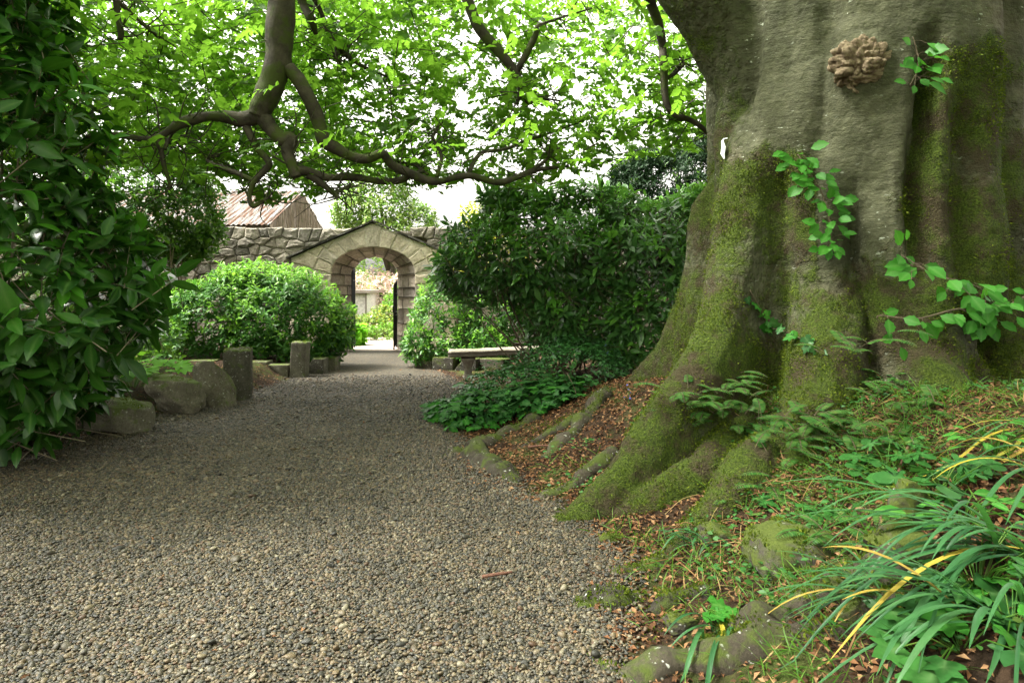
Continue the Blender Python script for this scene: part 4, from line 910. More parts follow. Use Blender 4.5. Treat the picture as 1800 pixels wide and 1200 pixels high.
BR.append(branch([(*L1[6], .15, W), (-3.6, 5.6, 6.6, .12, W), (-5, 4.2, 6.8, .08, W)]))
BR.append(branch([(*L1[5], .14, W), (-1.8, 9, 6.8, .11, W), (-3, 11.5, 6.4, .08, W)]))
# crown: flat sprays of leaves through the volume the boughs carry
def zlow(x, y):
    px_ = 900 + x * FPX / y
    b_ = np.interp(px_, [-200, 150, 330, 400, 470, 560, 600, 660, 760, 800, 900, 1000, 1060, 1130, 1250, 1500], [300, 300, 308, 335, 352, 345, 295, 316, 334, 318, 324, 326, 305, 280, 268, 200])
    return EYE + (500 - b_) * y / FPX
def crown_points(n, xr_, yr_, depth, thr, seed):
    X = rng.uniform(*xr_, n); Y = rng.uniform(*yr_, n); zl = zlow(X, np.maximum(Y, 5.5)); Z = zl + depth * rng.random(n) ** 1.15
    P = np.c_[X, Y, Z]; c = vn(P * [1, 1, 1.6], .85, seed, 3) + .25 * vn(P, 3, seed + 1, 1)
    lowfade = sstep(0, .25, Z - zl + .18 * vn(P, 2.2, seed + 2, 2)); return P[(c > thr) & (rng.random(n) < .15 + .85 * lowfade) & (np.hypot(X - TC[0], Y - TC[1]) > 1.7)]
P1 = crown_points(17500, (-9.5, 4.6), (6.2, 11.2), 3.6, -.2, 81); q_ = 900 + P1[:, 0] * FPX / P1[:, 1]; P1 = P1[(P1[:, 1] < 8.9) | (P1[:, 0] < -.9) | (rng.random(len(P1)) < np.where(P1[:, 1] < 10.3, .6, .1))]; q_ = 900 + P1[:, 0] * FPX / P1[:, 1]; P1 = P1[(P1[:, 1] > np.where((q_ > 780) & (q_ < 1240), 8.1, 7.5)) | (q_ < 130) | (q_ > 1240) | (rng.random(len(P1)) < .08)]
extra = np.concatenate([b_[len(b_) // 3:] for b_ in BR[1:24]]); extra = extra[rng.choice(len(extra), 500)] + rng.normal(0, .3, (500, 3)) * [1, .5, .6] + [0, .4, 0]
extra = extra[extra[:, 2] > zlow(extra[:, 0], extra[:, 1]) - .05]
P1 = np.vstack([P1, extra])
P2 = np.c_[np.r_[rng.uniform(-11, 2.6, 2900), rng.uniform(.8, 7, 2300)], np.r_[rng.uniform(-1.5, 6.4, 2900), rng.uniform(-2.5, 4.4, 2300)], rng.uniform(4.0, 8.0, 5200)]; P2 = P2[(vn(P2, .6, 88, 2) > -.15) & (P2[:, 2] > 1.95 + .46 * np.maximum(P2[:, 1], 0)) & (P2[:, 2] > 4.2 - .12 * np.maximum(-P2[:, 1], 0))]  # unseen sprays added overhead to keep sky and sun off path and bank
for P_, ll, nm, npart in ((P1, .094, 'foliage', 300), (P2, .12, 'unseen_shade_foliage', 0)):
    a = rng.uniform(0, 6.28, len(P_)); D = unit(np.c_[np.cos(a), np.sin(a), rng.normal(-.25, .3, len(P_))])
    pos, Bc, _ = sprig(P_, D, 11, .36, ll, 1.05, .3, .22, 1.2, True, .2, .3)
    pick = rng.random(len(pos)) > .06; foliage(beech, BEECH4, [M['beech_leaf']], pos[pick], Bc[pick], np.zeros(pick.sum(), int), npart, nm); print(nm, pick.sum())
g = Geo(); a = rng.uniform(0, 6.28, len(P1)); 
for p in P1[::3]:
    d = unit(np.array([rng.normal(), rng.normal(), .35])); g.tube([p + d * .5, p + d * .2 + rng.normal(0, .03, 3), p], [.006, .005, .003], 3, cap=False)
for C_ in BR:                                    # fine twigs along the boughs
    for k in rng.integers(len(C_) // 3, len(C_), 16):
        d = unit(rng.normal(size=3) * [1, .7, .8] + [0, .25, .2]); l = rng.uniform(.15, .55); p = C_[k]; g.tube(smooth_path([p, p + d * l * .5 + rng.normal(0, .04, 3), p + d * l + rng.normal(0, .06, 3)], 4), np.linspace(.009, .003, 9), 4, cap=False)
tag(g.build('twigs', M['limb'], beech), kind='stuff')
# leafy shoots growing from the trunk
def shoot(label, pts, nl, ll, seed, spread=.16, tplx=BEECH):
    P0, N0 = on_trunk(*pts[0]); st_ = [P0 - N0 * .03]
    for q in pts[1:]: p_, n_ = on_trunk(*q[:2]); st_.append(p_ + n_ * q[2])
    C = smooth_path(st_, 8); g = Geo(); g.tube(C, np.linspace(.008, .003, len(C)), 5); s = g.build('shoot', M['twig'], beech); s['label'] = label
    k = rng.integers(2, len(C), nl); base = C[k]; dirs = unit(rng.normal(0, 1, (nl, 3)) * [1, .6, .5] + unit(N0) * .8 + np.array([0, 0, -.15]))
    pos = base + dirs * rng.uniform(.02, spread, nl)[:, None]
    Bs = basis(unit(dirs + [0, 0, -.25]), np.array([0, -.5, .6]) + N0 * .9 + rng.normal(0, .3, (nl, 3)), ll * np.exp(rng.normal(0, .22, nl)))
    g = Geo()
    for b0, p in zip(base, pos): g.tube([b0, (b0 + p) / 2 + [0, 0, .01], p], .0018, 3, cap=False)
    tag(g.build('leaf_stalks', M['twig'], s), kind='stuff')
    leaf_objects(s, tplx, [M['shoot_leaf']], pos, Bs, np.zeros(nl, int))
shoot('leafy young shoot hanging down the middle of the trunk', [(1470, 442), (1462, 400, .1), (1450, 340, .12), (1425, 300, .12), (1400, 268, .1)], 84, .1, 1, .13)
shoot('small leafy shoot beside the crusty burl', [(1612, 150), (1608, 120, .1), (1606, 95, .14), (1600, 72, .16)], 20, .115, 2, .17)
shoot('large leafy shoot spreading from the hollow at the trunk foot', [(1725, 575), (1715, 540, .12), (1705, 505, .2), (1660, 490, .26), (1620, 455, .28)], 52, .125, 3, .2)
shoot('leafy twig reaching sideways across the mossy bark', [(1730, 570), (1680, 545, .16), (1610, 555, .22), (1560, 555, .26), (1530, 600, .24)], 22, .1, 4, .1)
shoot('leafy twig reaching right from the hollow', [(1730, 570), (1755, 530, .15), (1780, 500, .22), (1810, 495, .25)], 32, .12, 5, .16)
# white plastic tag
tp_, tn_ = on_trunk(1268, 262); tr_ = unit(np.cross([0, 0, 1.], tn_)); up_ = np.array([0, 0, 1.])
g = Geo(); V = []
for i, (z, w0, w1) in enumerate(((-.075, .0, .015), (-.03, -.03, .03), (.03, -.035, .025), (.08, -.02, .01), (.1, -.006, .006))):
    for ww in (w0, w1): V.append(tp_ + tn_ * (.03 + .012 * (i % 2)) + tr_ * ww + up_ * z)
V = np.array(V); V = np.vstack([V, V - tn_ * .006]); F = [(2 * i, 2 * i + 1, 2 * i + 3, 2 * i + 2) for i in range(4)]; F += [tuple(10 + k for k in f[::-1]) for f in F] + [(2 * i, 2 * i + 2, 12 + 2 * i, 10 + 2 * i) for i in range(4)] + [(2 * i + 1, 11 + 2 * i, 13 + 2 * i, 2 * i + 3) for i in range(4)]
g.add(V, F); g.tube([tp_ + tn_ * .035 + up_ * .1, tp_ - tn_ * .01 + up_ * .12], .004, 4); tag(g.build('plastic_tag', M['white'], None, False, tp_), 'small crumpled white plastic tag pinned to the beech trunk', 'tag')
# surface roots in the gravel
def root(pts, rad, seed, lbl=None):
    P = smooth_path(np.c_[np.array(pts, float), np.array(rad, float)], 9); P[:, 2] -= P[:, 3] * .8; P[:, :2] += .05 * np.stack([vn(P[:, :3], 4, seed + 5), vn(P[:, :3], 4, seed + 9)], -1); g = Geo(); g.tube(P[:, :3], P[:, 3] * (1 + .45 * vn(P[:, :3], 5, seed, 2)), 20, wob=.5, seed=seed); MOSSY.append(g); g.build('root', M['rootwood'], beech)
G = lambda x, y, dz=0.: (x, y, float(gz(x, y)) + dz)
root([G(.3, 7.3, .02), G(-.05, 7.05, .05), G(-.38, 6.75, .07), G(-.55, 6.55, .02), G(-.62, 6.3, -.05)], [.1, .13, .15, .13, .06], 1)
root([G(-.35, 6.75, .05), G(-.28, 6.3, .06), G(-.12, 5.95, .06), G(.0, 5.6, .04), G(.06, 5.4, -.03)], [.12, .13, .14, .13, .06], 2)
root([G(.85, 5.6, .05), G(.5, 5.3, .04), G(.25, 5.15, .02), G(.1, 5.0, -.03)], [.09, .08, .07, .04], 3)
root([G(1.0, 7.0, .08), G(.7, 6.6, .05), G(.45, 6.2, .05), G(.3, 6.0, .0)], [.1, .09, .08, .05], 4)
root([G(.75, 6.75, .03), G(.35, 6.55, .04), G(.1, 6.5, .0)], [.06, .06, .04], 5)
root([G(.95, 3.95, .0), G(.72, 3.87, .02), G(.55, 3.8, .0), G(.45, 3.75, -.04)], [.05, .065, .06, .03], 6)
root([G(.85, 3.55, .0), G(.6, 3.5, .02), G(.38, 3.42, .025), G(.25, 3.36, -.03)], [.06, .085, .08, .04], 7)
root([G(1.0, 3.4, .02), G(.8, 3.38, .03), G(.65, 3.3, .0)], [.06, .06, .04], 8)
root([G(.3, 3.12, -.02), G(.32, 2.98, .0), G(.4, 2.85, .0), G(.45, 2.7, -.03)], [.04, .05, .05, .03], 9)
root([G(1.6, 2.75, .03), G(1.2, 2.8, .03), G(.85, 2.85, .05), G(.55, 2.8, .03), G(.42, 2.75, -.03)], [.12, .12, .11, .09, .05], 10)
root([G(1.75, 3.0, .08), G(1.3, 2.98, .04), G(1.0, 2.97, .02), G(.75, 2.9, -.03)], [.14, .12, .1, .05], 11)

# ------------------------------------------------------------------ shrubs
shrub('laurel_bush', 'tall glossy dark-leaved laurel bush overhanging the squared boulder', 'bush',
      [((-5.2, 6.3, 1.5), (1.75, 1.5, 1.35)), ((-5.5, 5.9, 3.0), (1.75, 1.5, 1.5)), ((-5.5, 5.6, 4.6), (1.5, 1.4, 1.5)), ((-4.1, 6.4, 1.75), (.6, .75, .7)), ((-4.75, 5.6, 2.6), (.8, .9, .8)), ((-4.55, 6.0, 4.0), (.6, .8, .6)), ((-5.4, 6.9, .7), (1.2, .7, .6))],
      (-5.2, 6.4, .2), 720, 7, .28, .215, LAUREL, [M['laurel_old'], M['laurel_new'], M['laurel_yellow']], .34, (1.45, .55), .35, .35, 300, (.75, .5, .4), 26, .025, M['wood_pale'], .2, .8, 3, yel=.004, twig=True, nscale=1.)
shrub('rhododendron_bush', 'rounded rhododendron bush with fresh light tips left of the archway', 'bush',
      [((-4.9, 13.1, .9), (1.65, 1.1, 1.15)), ((-5.9, 13.0, .75), (1.1, .9, .95)), ((-3.95, 13.2, .62), (.75, .8, .75))],
      (-4.9, 13.2, .2), 1150, 7, .12, .115, RHODO, [M['lshrub_old'], M['lshrub_new']], .6, (1.4, .6), .15, .3, 300, (.8, .55, .3), 12, .02, None, .2, 1.0, 11)
shrub('holly_tree', 'small dark-leaved tree with several thin stems before the rubble wall', 'tree',
      [((-7.6, 14, 3.2), (1.5, 1.1, 1.1)), ((-6.85, 14.2, 2.75), (.8, .9, .7)), ((-8.8, 14, 2.6), (1.2, 1, 1.3)), ((-7.5, 14.2, 3.7), (1.0, .9, .6))],
      (-7.3, 14.4, .2), 1700, 9, .25, .1, SMALL, [M['dark_leaf'], M['lshrub_old']], .3, (1.3, .6), .2, .3, 100, (.7, .4, .5), 16, .035, M['wood_pale'], .3, .6, 17, nscale=1.2)
shrub('low_bush', 'light-green low bush in the shade between laurel and rhododendron', 'bush',
      [((-6.6, 11.2, .7), (1.2, .8, .6)), ((-7.5, 10, 1.0), (1.1, .9, .9))], (-6.8, 11, .2), 260, 6, .15, .1, SMALL, [M['dark_leaf'], M['lshrub_old']], .25, nparts=60, stem_n=8, seed=19)
shrub('rhododendron_bush', 'big dark glossy rhododendron between the stone bench and the beech', 'bush',
      [((.75, 10.4, 2.1), (1.35, 1.1, .75)), ((-.3, 10.6, 2.05), (.75, .8, .7)), ((2.2, 10.2, 1.95), (1.2, 1.1, .88)), ((1.05, 10.5, 1.2), (.95, .8, .6)), ((1.9, 9.9, 1.1), (.95, .8, .75)), ((.2, 10.6, 2.6), (.75, .7, .42)), ((1.5, 10.3, 2.6), (.7, .7, .4)), ((-.75, 10.7, 1.9), (.45, .5, .45)), ((-.1, 10.3, 2.95), (.4, .4, .3)), ((.9, 10.2, 2.85), (.45, .4, .32)), ((2.75, 10.0, 2.75), (.4, .5, .35)), ((.25, 9.75, 2.0), (.5, .4, .45)), ((1.35, 9.45, 1.9), (.55, .4, .5)), ((.8, 9.75, 1.25), (.5, .35, .4)), ((2.0, 9.3, 1.35), (.5, .35, .45))],
      (.7, 10.8, .2), 1650, 7, .15, .15, RHODO, [M['rhodo_old'], M['rhodo_new']], .55, (1.45, .6), .25, .3, 300, (.8, .5, .45), 44, .022, M['twig'], .42, .4, 23, nscale=2.1, twig=True)
shrub('pale_bush', 'fresh light-green bush behind the bench at the right foot of the archway', 'bush',
      [((-1.35, 13.6, .8), (.75, .7, .95)), ((-.55, 13.7, 1.0), (.8, .7, .85)), ((-1.75, 13.3, .45), (.4, .5, .5)), ((-.9, 13.0, .4), (.9, .35, .4))],
      (-1.1, 13.6, .1), 620, 7, .11, .1, RHODO, [M['lshrub_old'], M['lshrub_new']], .55, (1.4, .6), .2, .3, 200, (.8, .5, .35), 10, .015, None, .2, 1.0, 29)
shrub('yellow_shrub', 'golden-yellow leaved shrub peeping over the dark rhododendron', 'shrub',
      [((-.5, 14.9, 3.1), (.7, .5, .45)), ((-.5, 14.9, 2.2), (.9, .6, .7))], (-.5, 15, .1), 260, 6, .12, .085, SMALL, [M['yellow_leaf'], M['garden_leaf']], .3, nparts=40, stem_n=6, seed=31)
cn = shrub('yew_tree', 'dark yew behind the rhododendron beside the beech trunk', 'tree',
      [((3.7, 15, 3.2), (1.5, 1.2, 1.3)), ((3.0, 15, 3.9), (.9, .8, .7)), ((4.3, 15, 4.1), (1.0, .9, .75)), ((2.6, 15, 3.3), (.7, .7, .6))], (3.6, 15.2, .2), 1900, 16, .22, .1, leaf_tpl(.32, 1, .1, .05), [M['conifer'], M['dark_leaf']], .08, (1.2, .7), .1, .2, 0, (.8, .3, .4), 8, .05, None, .25, .5, 37)

# ivy and periwinkle mound in front of the bench
def ground_cover(name, label, blobs, base, n, tpl, mats, ll, split, nparts=300):
    t = thing(name, label, 'ground cover', base)
    P, N_ = blob_tips(blobs, n, .2, -.5, seed=43, nscale=2.2); n = len(P)
    a = rng.uniform(0, 6.28, n); D = unit(np.c_[np.cos(a), np.sin(a), np.full(n, -.35)] + N_ * .35 + np.array([0, -.35, 0]))
    B = basis(D, N_ + np.array([0, 0, .5]) + rng.normal(0, .35, (n, 3)), ll * np.exp(rng.normal(0, .25, n))); mi = (rng.random(n) < split).astype(int)
    foliage(t, tpl, mats, P, B, mi, nparts)
    P, N_ = blob_tips(blobs, n, .2, -.6, seed=43, shell=(.7, .88), nscale=2.2); n2 = len(P)
    D = unit(rng.normal(size=(n2, 3)) + [0, 0, -.2]); B = basis(D, N_ + np.array([0, 0, .6]) + rng.normal(0, .4, (n2, 3)), np.full(n2, ll)); g = Geo(); bake(g, tpl, P, B, np.zeros(n2, int))
    tag(g.build('inner_foliage', mats, t, attr='mid'), kind='stuff')
    stems(t, base, P[rng.choice(n2, 12)], .008, M['twig'], .3, 'stem', 4); return t
mound = [((.05, 8.1, .12), (.72, .55, .54)), ((.7, 8.35, .3), (.6, .5, .58)), ((.4, 7.75, .1), (.6, .4, .42)), ((.1, 8.7, .12), (.8, .7, .45)), ((.85, 8.9, .32), (.75, .7, .5)), ((-.5, 8.3, .02), (.5, .55, .3)), ((.75, 9.3, .45), (.75, .7, .5))]
ground_cover('periwinkle_mound', 'dense low mound of glossy dark periwinkle beside the gravel before the bench', mound, (.2, 8.8, .1), 3600, leaf_tpl(.42, 3, .25, .15), [M['periwinkle'], M['ivy']], .065, .25)
ground_cover('ivy_patch', 'ivy leaves spilling over the front of the periwinkle mound', [((.55, 7.7, .14), (.75, .5, .42)), ((-.2, 7.65, .06), (.6, .4, .34)), ((-.75, 8.2, .03), (.3, .4, .2))], (.3, 7.9, .05), 700, IVY, [M['ivy'], M['ivy_new']], .1, .3, 250)

# ------------------------------------------------------------------ plants on the bank
def fern(label, base, n, L, seed, lean=(0, -.5, 0), group=None, pn=17):
    t = thing('fern', label, 'fern', base); r = np.random.default_rng(seed)
    for i in range(n):
        a = r.uniform(0, 6.28); d = unit(np.array([math.cos(a), math.sin(a), .5]) + np.array(lean)); l = L * r.uniform(.7, 1.15)
        b0 = np.asarray(base) + r.normal(0, .09, 3) * [1.3, .5, .5]; ax = np.array([b0 + d * l * s + np.array([0, 0, -.45 * l * s * s]) for s in np.linspace(0, 1, 14)]); g = Geo(); g.tube(ax, np.linspace(.003, .001, 14), 3, cap=False, mi=1)
        C = smooth_path(ax, 3); s_ = np.linspace(.22, .98, pn); pos = []; Ds = []; Ns = []; Ls = []
        for f in s_:
            k = f * (len(C) - 1); c0 = C[int(k)]; tg = unit(C[min(int(k) + 1, len(C) - 1)] - C[max(int(k) - 1, 0)]); sd = unit(np.cross(tg, [0, 0, 1.])); up = np.cross(sd, tg)
            for s2 in (-1, 1): pos.append(c0); Ds.append(sd * s2 + tg * .35 - up * .12); Ns.append(up); Ls.append(l * .17 * math.sin(math.pi * min(1, (f * .86 + .12))) ** .7 + .004)
        Bf = basis(unit(np.array(Ds)), np.array(Ns) + r.normal(0, .12, (len(Ns), 3)), np.array(Ls)); bake(g, leaf_tpl(.24, 3, .15, .12), np.array(pos), Bf, np.zeros(len(pos), int)); g.build('frond', [M['fern'], M['twig']], t, attr='mid')
def bank(px, py, Y0=2.4, Y1=7.):
    """where a surveyed direction meets the bank"""
    for Y in np.linspace(Y0, Y1, 400):
        p = at(px, py, Y)
        if p[2] <= gz(p[0], p[1]): return np.array([p[0], p[1], float(gz(p[0], p[1]))])
    return at(px, py, 4.5)
def surf(px_, py_):
    a_, b_ = on_trunk(px_, py_)[0], bank(px_, py_); return a_ if a_[1] < b_[1] + .05 else b_
fern('clump of polypody fern growing on the near left buttress', surf(1262, 730), 24, .34, 1, (-.2, -.55, .3))
fern('fern drooping over the small earth overhang at the root fork', surf(1335, 735), 22, .32, 2, (.1, -.6, .2))
fern('fern in the dark cleft at the foot of the trunk', surf(1495, 605), 9, .34, 3, (0, -.6, .2))
fern('fern under the large leafy shoot', surf(1540, 672), 9, .32, 4, (.1, -.6, .1))
fern('fern on the leaf-strewn bank below the cleft', surf(1420, 735), 20, .32, 5, (0, -.6, .1))
for q_, lb_ in (((1230, 690), 'fern fronds against the near buttress above the larger clump'), ((1300, 680), 'fern on the bark between the two ivy sprigs and the clump'), ((1560, 780), 'fern between the yellow straps and the lobed plant'), ((1380, 790), 'fern on the brown litter right of the root fork'), ((1470, 770), 'fern beside the dry stalks in the middle of the bank'), ((1340, 870), 'small fern above the moss slope under the root fork'), ((1500, 940), 'fern above the moss-topped boulder'), ((1610, 720), 'fern at the trunk foot left of the hollow')):
    fern(lb_, surf(*q_) + np.array([0, 0, .02]), 13, .28, q_[0], (0, -.5, .15))
fern('small fern at the edge of the ivy by the far buttress', at(1010, 660, 8.0), 6, .25, 6, (-.1, -.6, .3))
def ivy_sprig(label, pts, nl, ll):
    P0, _ = on_trunk(*pts[0]); t = thing('ivy_sprig', label, 'ivy', tuple(P0)); C = []
    for q in pts: p_, n_ = on_trunk(*q); C.append(np.r_[p_ + n_ * .02, n_])
    C = smooth_path(np.array(C), 8); g = Geo(); g.tube(C[:, :3], .004, 4); g.build('stem', M['twig'], t)
    k = rng.integers(0, len(C), nl); nrm = unit(C[k, 3:]); pos = C[k, :3] + nrm * .03 + rng.normal(0, .03, (nl, 3)); D = unit(rng.normal(0, .6, (nl, 3)) + [0, 0, -.7] + nrm * .3)
    leaf_objects(t, IVY, [M['ivy_new'], M['ivy']], pos, basis(D, nrm + rng.normal(0, .25, (nl, 3)), ll * np.exp(rng.normal(0, .25, nl))), rng.integers(0, 2, nl))
ivy_sprig('small ivy sprig climbing the mossy near buttress', [(1325, 515), (1345, 545), (1360, 575)], 11, .075)
ivy_sprig('ivy sprig trailing right along the bark below the other sprig', [(1362, 572), (1390, 582), (1415, 598), (1440, 612)], 13, .07)
def strap_plant(label, base, n, L, az, seed, yel=.2, wd=.011, group=None, spread=.8, arch=.75, lift=.75):
    t = thing('strap_leaf_plant', label, 'plant', base, group); r = np.random.default_rng(seed)
    for i in range(n):
        a = az + r.normal(0, spread); l = L * r.uniform(.55, 1.15); d = np.array([math.cos(a), math.sin(a), 0]); el = r.uniform(.25, 1.1) * lift; b0 = np.asarray(base) + r.normal(0, .05, 3) * [1, 1, 0]
        s = np.linspace(0, 1, 12); ar = arch * r.uniform(.6, 1.3)
        P = b0 + d * (s * l * math.cos(el))[:, None] + np.array([0, 0, 1.]) * (s * l * math.sin(el) - ar * l * s ** 2.2 * .8)[:, None] + np.cross(d, [0, 0, 1.]) * (.12 * l * r.normal() * s ** 2)[:, None]
        gl = gz(P[:, 0], P[:, 1]) + .015; P[:, 2] = np.maximum(P[:, 2], gl + r.uniform(0, .02)); P[0, 2] = gl[0] - .03
        T = unit(np.gradient(P, axis=0)); sd = unit(np.cross(T, [0, 0, 1.])); up = np.cross(sd, T); ww = wd * r.uniform(.7, 1.2) * np.minimum(1, (1 - s) * 3.5) ** .7 * (.6 + .4 * np.minimum(1, s * 5)); ww = ww * (.65 if i % 9 == 8 else 1.); ww[-1] = .0006
        V = np.concatenate([np.stack([p - q * w_ + u * w_ * .35, p, p + q * w_ + u * w_ * .35]) for p, q, u, w_ in zip(P, sd, up, ww)])
        F = []
        for k in range(11): o = 3 * k; F += [(o, o + 1, o + 4, o + 3), (o + 1, o + 2, o + 5, o + 4)]
        g = Geo(); g.add(V, F); x = r.random(); g.build('leaf', M['strap_yellow'] if x < yel * .6 else M['straw'] if x < yel and i % 9 == 8 else M['strap'], t)
g_ = G
strap_plant('arching clump of long green strap leaves at the bank corner', g_(2.05, 2.75, .0), 36, .95, R(185), 1, .04, .012, 'strap-leaved clumps', .55)
strap_plant('second arching clump of strap leaves with yellowing blades below ivy', g_(1.75, 2.45, .0), 24, .8, R(190), 2, .07, .011, 'strap-leaved clumps', .6)
strap_plant('yellowing strap-leaved clump spilling from the upper bank edge', g_(3.05, 3.75, .0), 11, .9, R(185), 3, .8, .011, 'strap-leaved clumps', .35, 1.3, .5)
strap_plant('strap-leaved clump with blue-green upright blades above periwinkle', g_(2.6, 3.3, .0), 16, .7, R(215), 4, .2, .012, 'strap-leaved clumps', 1.4)
strap_plant('small grassy tuft with drooping blades on the root before the buttress', g_(1.12, 4.0, .03), 16, .3, R(220), 5, .1, .006, None, 1.2)
strap_plant('lone strap-leaved tuft lying over the low root', g_(.92, 2.95, .03), 6, .4, R(240), 6, .1, .009, None, .4)
strap_plant('thin yellow-green strap clump low on the bank', g_(1.55, 2.75, .02), 22, .5, R(170), 7, .3, .007, None, .8)
def rosette(name, label, base, n, tpl, mat, ll, h, seed, stalk=True, spread=.18):
    t = thing(name, label, 'plant', base); r = np.random.default_rng(seed); pos = []; Bs = []; g = Geo()
    for i in range(n):
        a = r.uniform(0, 6.28); rad = spread * math.sqrt(r.uniform(.02, 1)); p = np.asarray(base) + np.array([math.cos(a) * rad, math.sin(a) * rad, 0]); p[2] = gz(p[0], p[1]) + h * r.uniform(.5, 1.1)
        d = unit(np.array([math.cos(a), math.sin(a) - .3, r.uniform(-.3, .15)])); pos.append(p); Bs.append(basis(d[None], np.array([[r.normal(0, .25), -.35 + r.normal(0, .25), 1.]]), np.array([ll * math.exp(r.normal(0, .25))]))[0])
        g.tube([np.asarray(base) + [0, 0, -.02], (np.asarray(base) + p) / 2 + [0, 0, .03], p], .003, 4, cap=False)
    g.build('stalks', M['grass'], t); leaf_objects(t, tpl, [mat], np.array(pos), np.array(Bs), np.zeros(n, int))
PALM = lobed_tpl([(0, 0), (.1, .08), (.36, -.16), (.5, -.12), (.42, .02), (.2, .2), (.52, .22), (.66, .36), (.52, .46), (.2, .34), (.3, .62), (.22, .9), (0, 1.05)], .2)
rosette('lobed_leaf_plant', 'lobed dark-green plant in the middle of the bank beside yellow straps', bank(1560, 835), 16, PALM, M['hellebore'], .11, .13, 1, spread=.16)
rosette('lobed_leaf_plant', 'lobed leafy plant above the periwinkle on the bank', bank(1655, 880), 20, PALM, M['hellebore'], .12, .15, 2, spread=.2)
rosette('lobed_leaf_plant', 'small lobed plant near the dry stalks above the mossy boulder', bank(1470, 900), 9, PALM, M['hellebore'], .085, .07, 3, spread=.2)
rosette('lobed_leaf_plant', 'small lobed plant beside the moss under the root fork', bank(1310, 900), 7, PALM, M['hellebore'], .08, .06, 4, spread=.14)
PW = leaf_tpl(.45, 3, .25, .15)
rosette('periwinkle_plant', 'glossy periwinkle beside the upright blue-green blades', bank(1690, 930), 34, PW, M['ivy_new'], .085, .12, 5, spread=.26)
rosette('periwinkle_plant', 'glossy periwinkle at the bank corner among arching straps', bank(1720, 1040), 34, PW, M['hellebore'], .085, .14, 6, spread=.24)
rosette('periwinkle_plant', 'periwinkle shoots at the upper bank edge', bank(1750, 800), 22, PW, M['ivy_new'], .09, .14, 7, spread=.22)
rosette('ivy_plant', 'large-leaved ivy on the ground below the arching straps', bank(1690, 1150), 16, IVY, M['ivy'], .14, .1, 8, spread=.26)
rosette('ivy_plant', 'ivy trail with pointed leaves on the gravel edge', bank(1240, 1090), 6, IVY, M['ivy_new'], .09, .06, 9, spread=.1)
rosette('ivy_plant', 'ivy leaves in the corner below periwinkle', bank(1780, 1120), 14, IVY, M['ivy_new'], .12, .12, 10, spread=.24)
rosette('seedling_plant', 'small seedling at the foot of the trunk near the hollow', bank(1700, 690), 6, PW, M['hellebore'], .07, .08, 11, spread=.07)
rosette('seedling_plant', 'oval-leaved seedling on the straw-covered bank', bank(1590, 765), 7, PW, M['fern'], .075, .1, 12, spread=.1)
rosette('maple_seedling', 'bright lime-green maple seedling growing behind the lumpy boulder', (-4.95, 8.9, .2), 46, MAPLE, M['maple_seedling'], .17, .42, 13, spread=.62)
rosette('maple_seedling', 'smaller lime-green seedling under the laurel branches', (-5.4, 8.3, .2), 20, MAPLE, M['maple_seedling'], .15, .3, 14, spread=.4)
# mossy stones
rock('mossy_boulder', 'rounded moss-topped boulder on the bank above the gravel', 'boulder', G(1.46, 3.55, -.05), (.46, .44, .34), 201, M['mossrock'], boxy=.15, cuts=4)
rock('mossy_boulder', 'small upright mossy stone behind the arching strap leaves', 'boulder', G(1.95, 3.35, .07), (.2, .2, .28), 202, M['mossrock'], boxy=.4)
rock('mossy_boulder', 'dark mossy stone under the arching strap leaves', 'boulder', G(1.72, 3.02, .05), (.3, .26, .26), 203, M['mossrock'], boxy=.4)
rock('mossy_boulder', 'small moss cushion stone among the gravel', 'boulder', G(.78, 3.12, .0), (.17, .16, .12), 204, M['mossrock'], boxy=.3)
rock('mossy_boulder', 'mossy stone half sunk near the small grassy tuft', 'boulder', G(1.25, 4.1, -.02), (.26, .24, .18), 205, M['mossrock'], boxy=.3)
rock('gravel_stone', 'flat grey stone half buried in gravel at the buttress toe', 'stone', G(.62, 4.25, .0), (.16, .12, .08), 206, M['mossrock'], boxy=.4)
g = Geo(); g.tube(smooth_path([(-.16, 3.66, .035), (-.08, 3.68, .04), (.0, 3.71, .04)], 5), [.009] * 3 + [.01] * 5 + [.007] * 3, 7, wob=.3); tag(g.build('stick', M['stick'], None, True, (-.08, 3.68, .03)), 'short reddish stick lying on the gravel', 'stick')
for i, (a_, b_, lb) in enumerate((((.15, 6.3), (.42, 6.1), 'dead stick on the brown leaf litter between the roots'), ((2.2, 3.9), (2.5, 4.25), 'dead twig lying on the bank near the lobed plant'))):
    p0, p1 = np.array(G(*a_, .03)), np.array(G(*b_, .03)); g = Geo(); g.tube(smooth_path([p0, (p0 + p1) / 2 + [0, .01, .01], p1], 5), .009, 6, wob=.3); tag(g.build('stick', M['stick'], None, True, p0), lb, 'stick')
# bluebells
for i, (p, lb) in enumerate(((at(1065, 612, 8.9), 'blue flower spike in the rhododendron foot'), (at(1105, 690, 6.4), 'blue flower spike against the far buttress'))):
    z0 = float(gz(p[0], p[1])); t = thing('bluebell', lb, 'flower', (p[0], p[1], z0)); g = Geo(); g.tube(smooth_path([(p[0], p[1], z0 - .02), (p[0], p[1], (z0 + p[2]) / 2), tuple(p)], 4), .004, 4); g.build('stem', M['grass'], t)
    n = 7; pos = p + rng.normal(0, .02, (n, 3)) * [1, 1, 2]; leaf_objects(t, leaf_tpl(.6, 2, .5, .3), [M['blue']], pos, basis(unit(rng.normal(0, .5, (n, 3)) + [0, 0, -.6]), rng.normal(size=(n, 3)), np.full(n, .024)), np.zeros(n, int), 'petal')

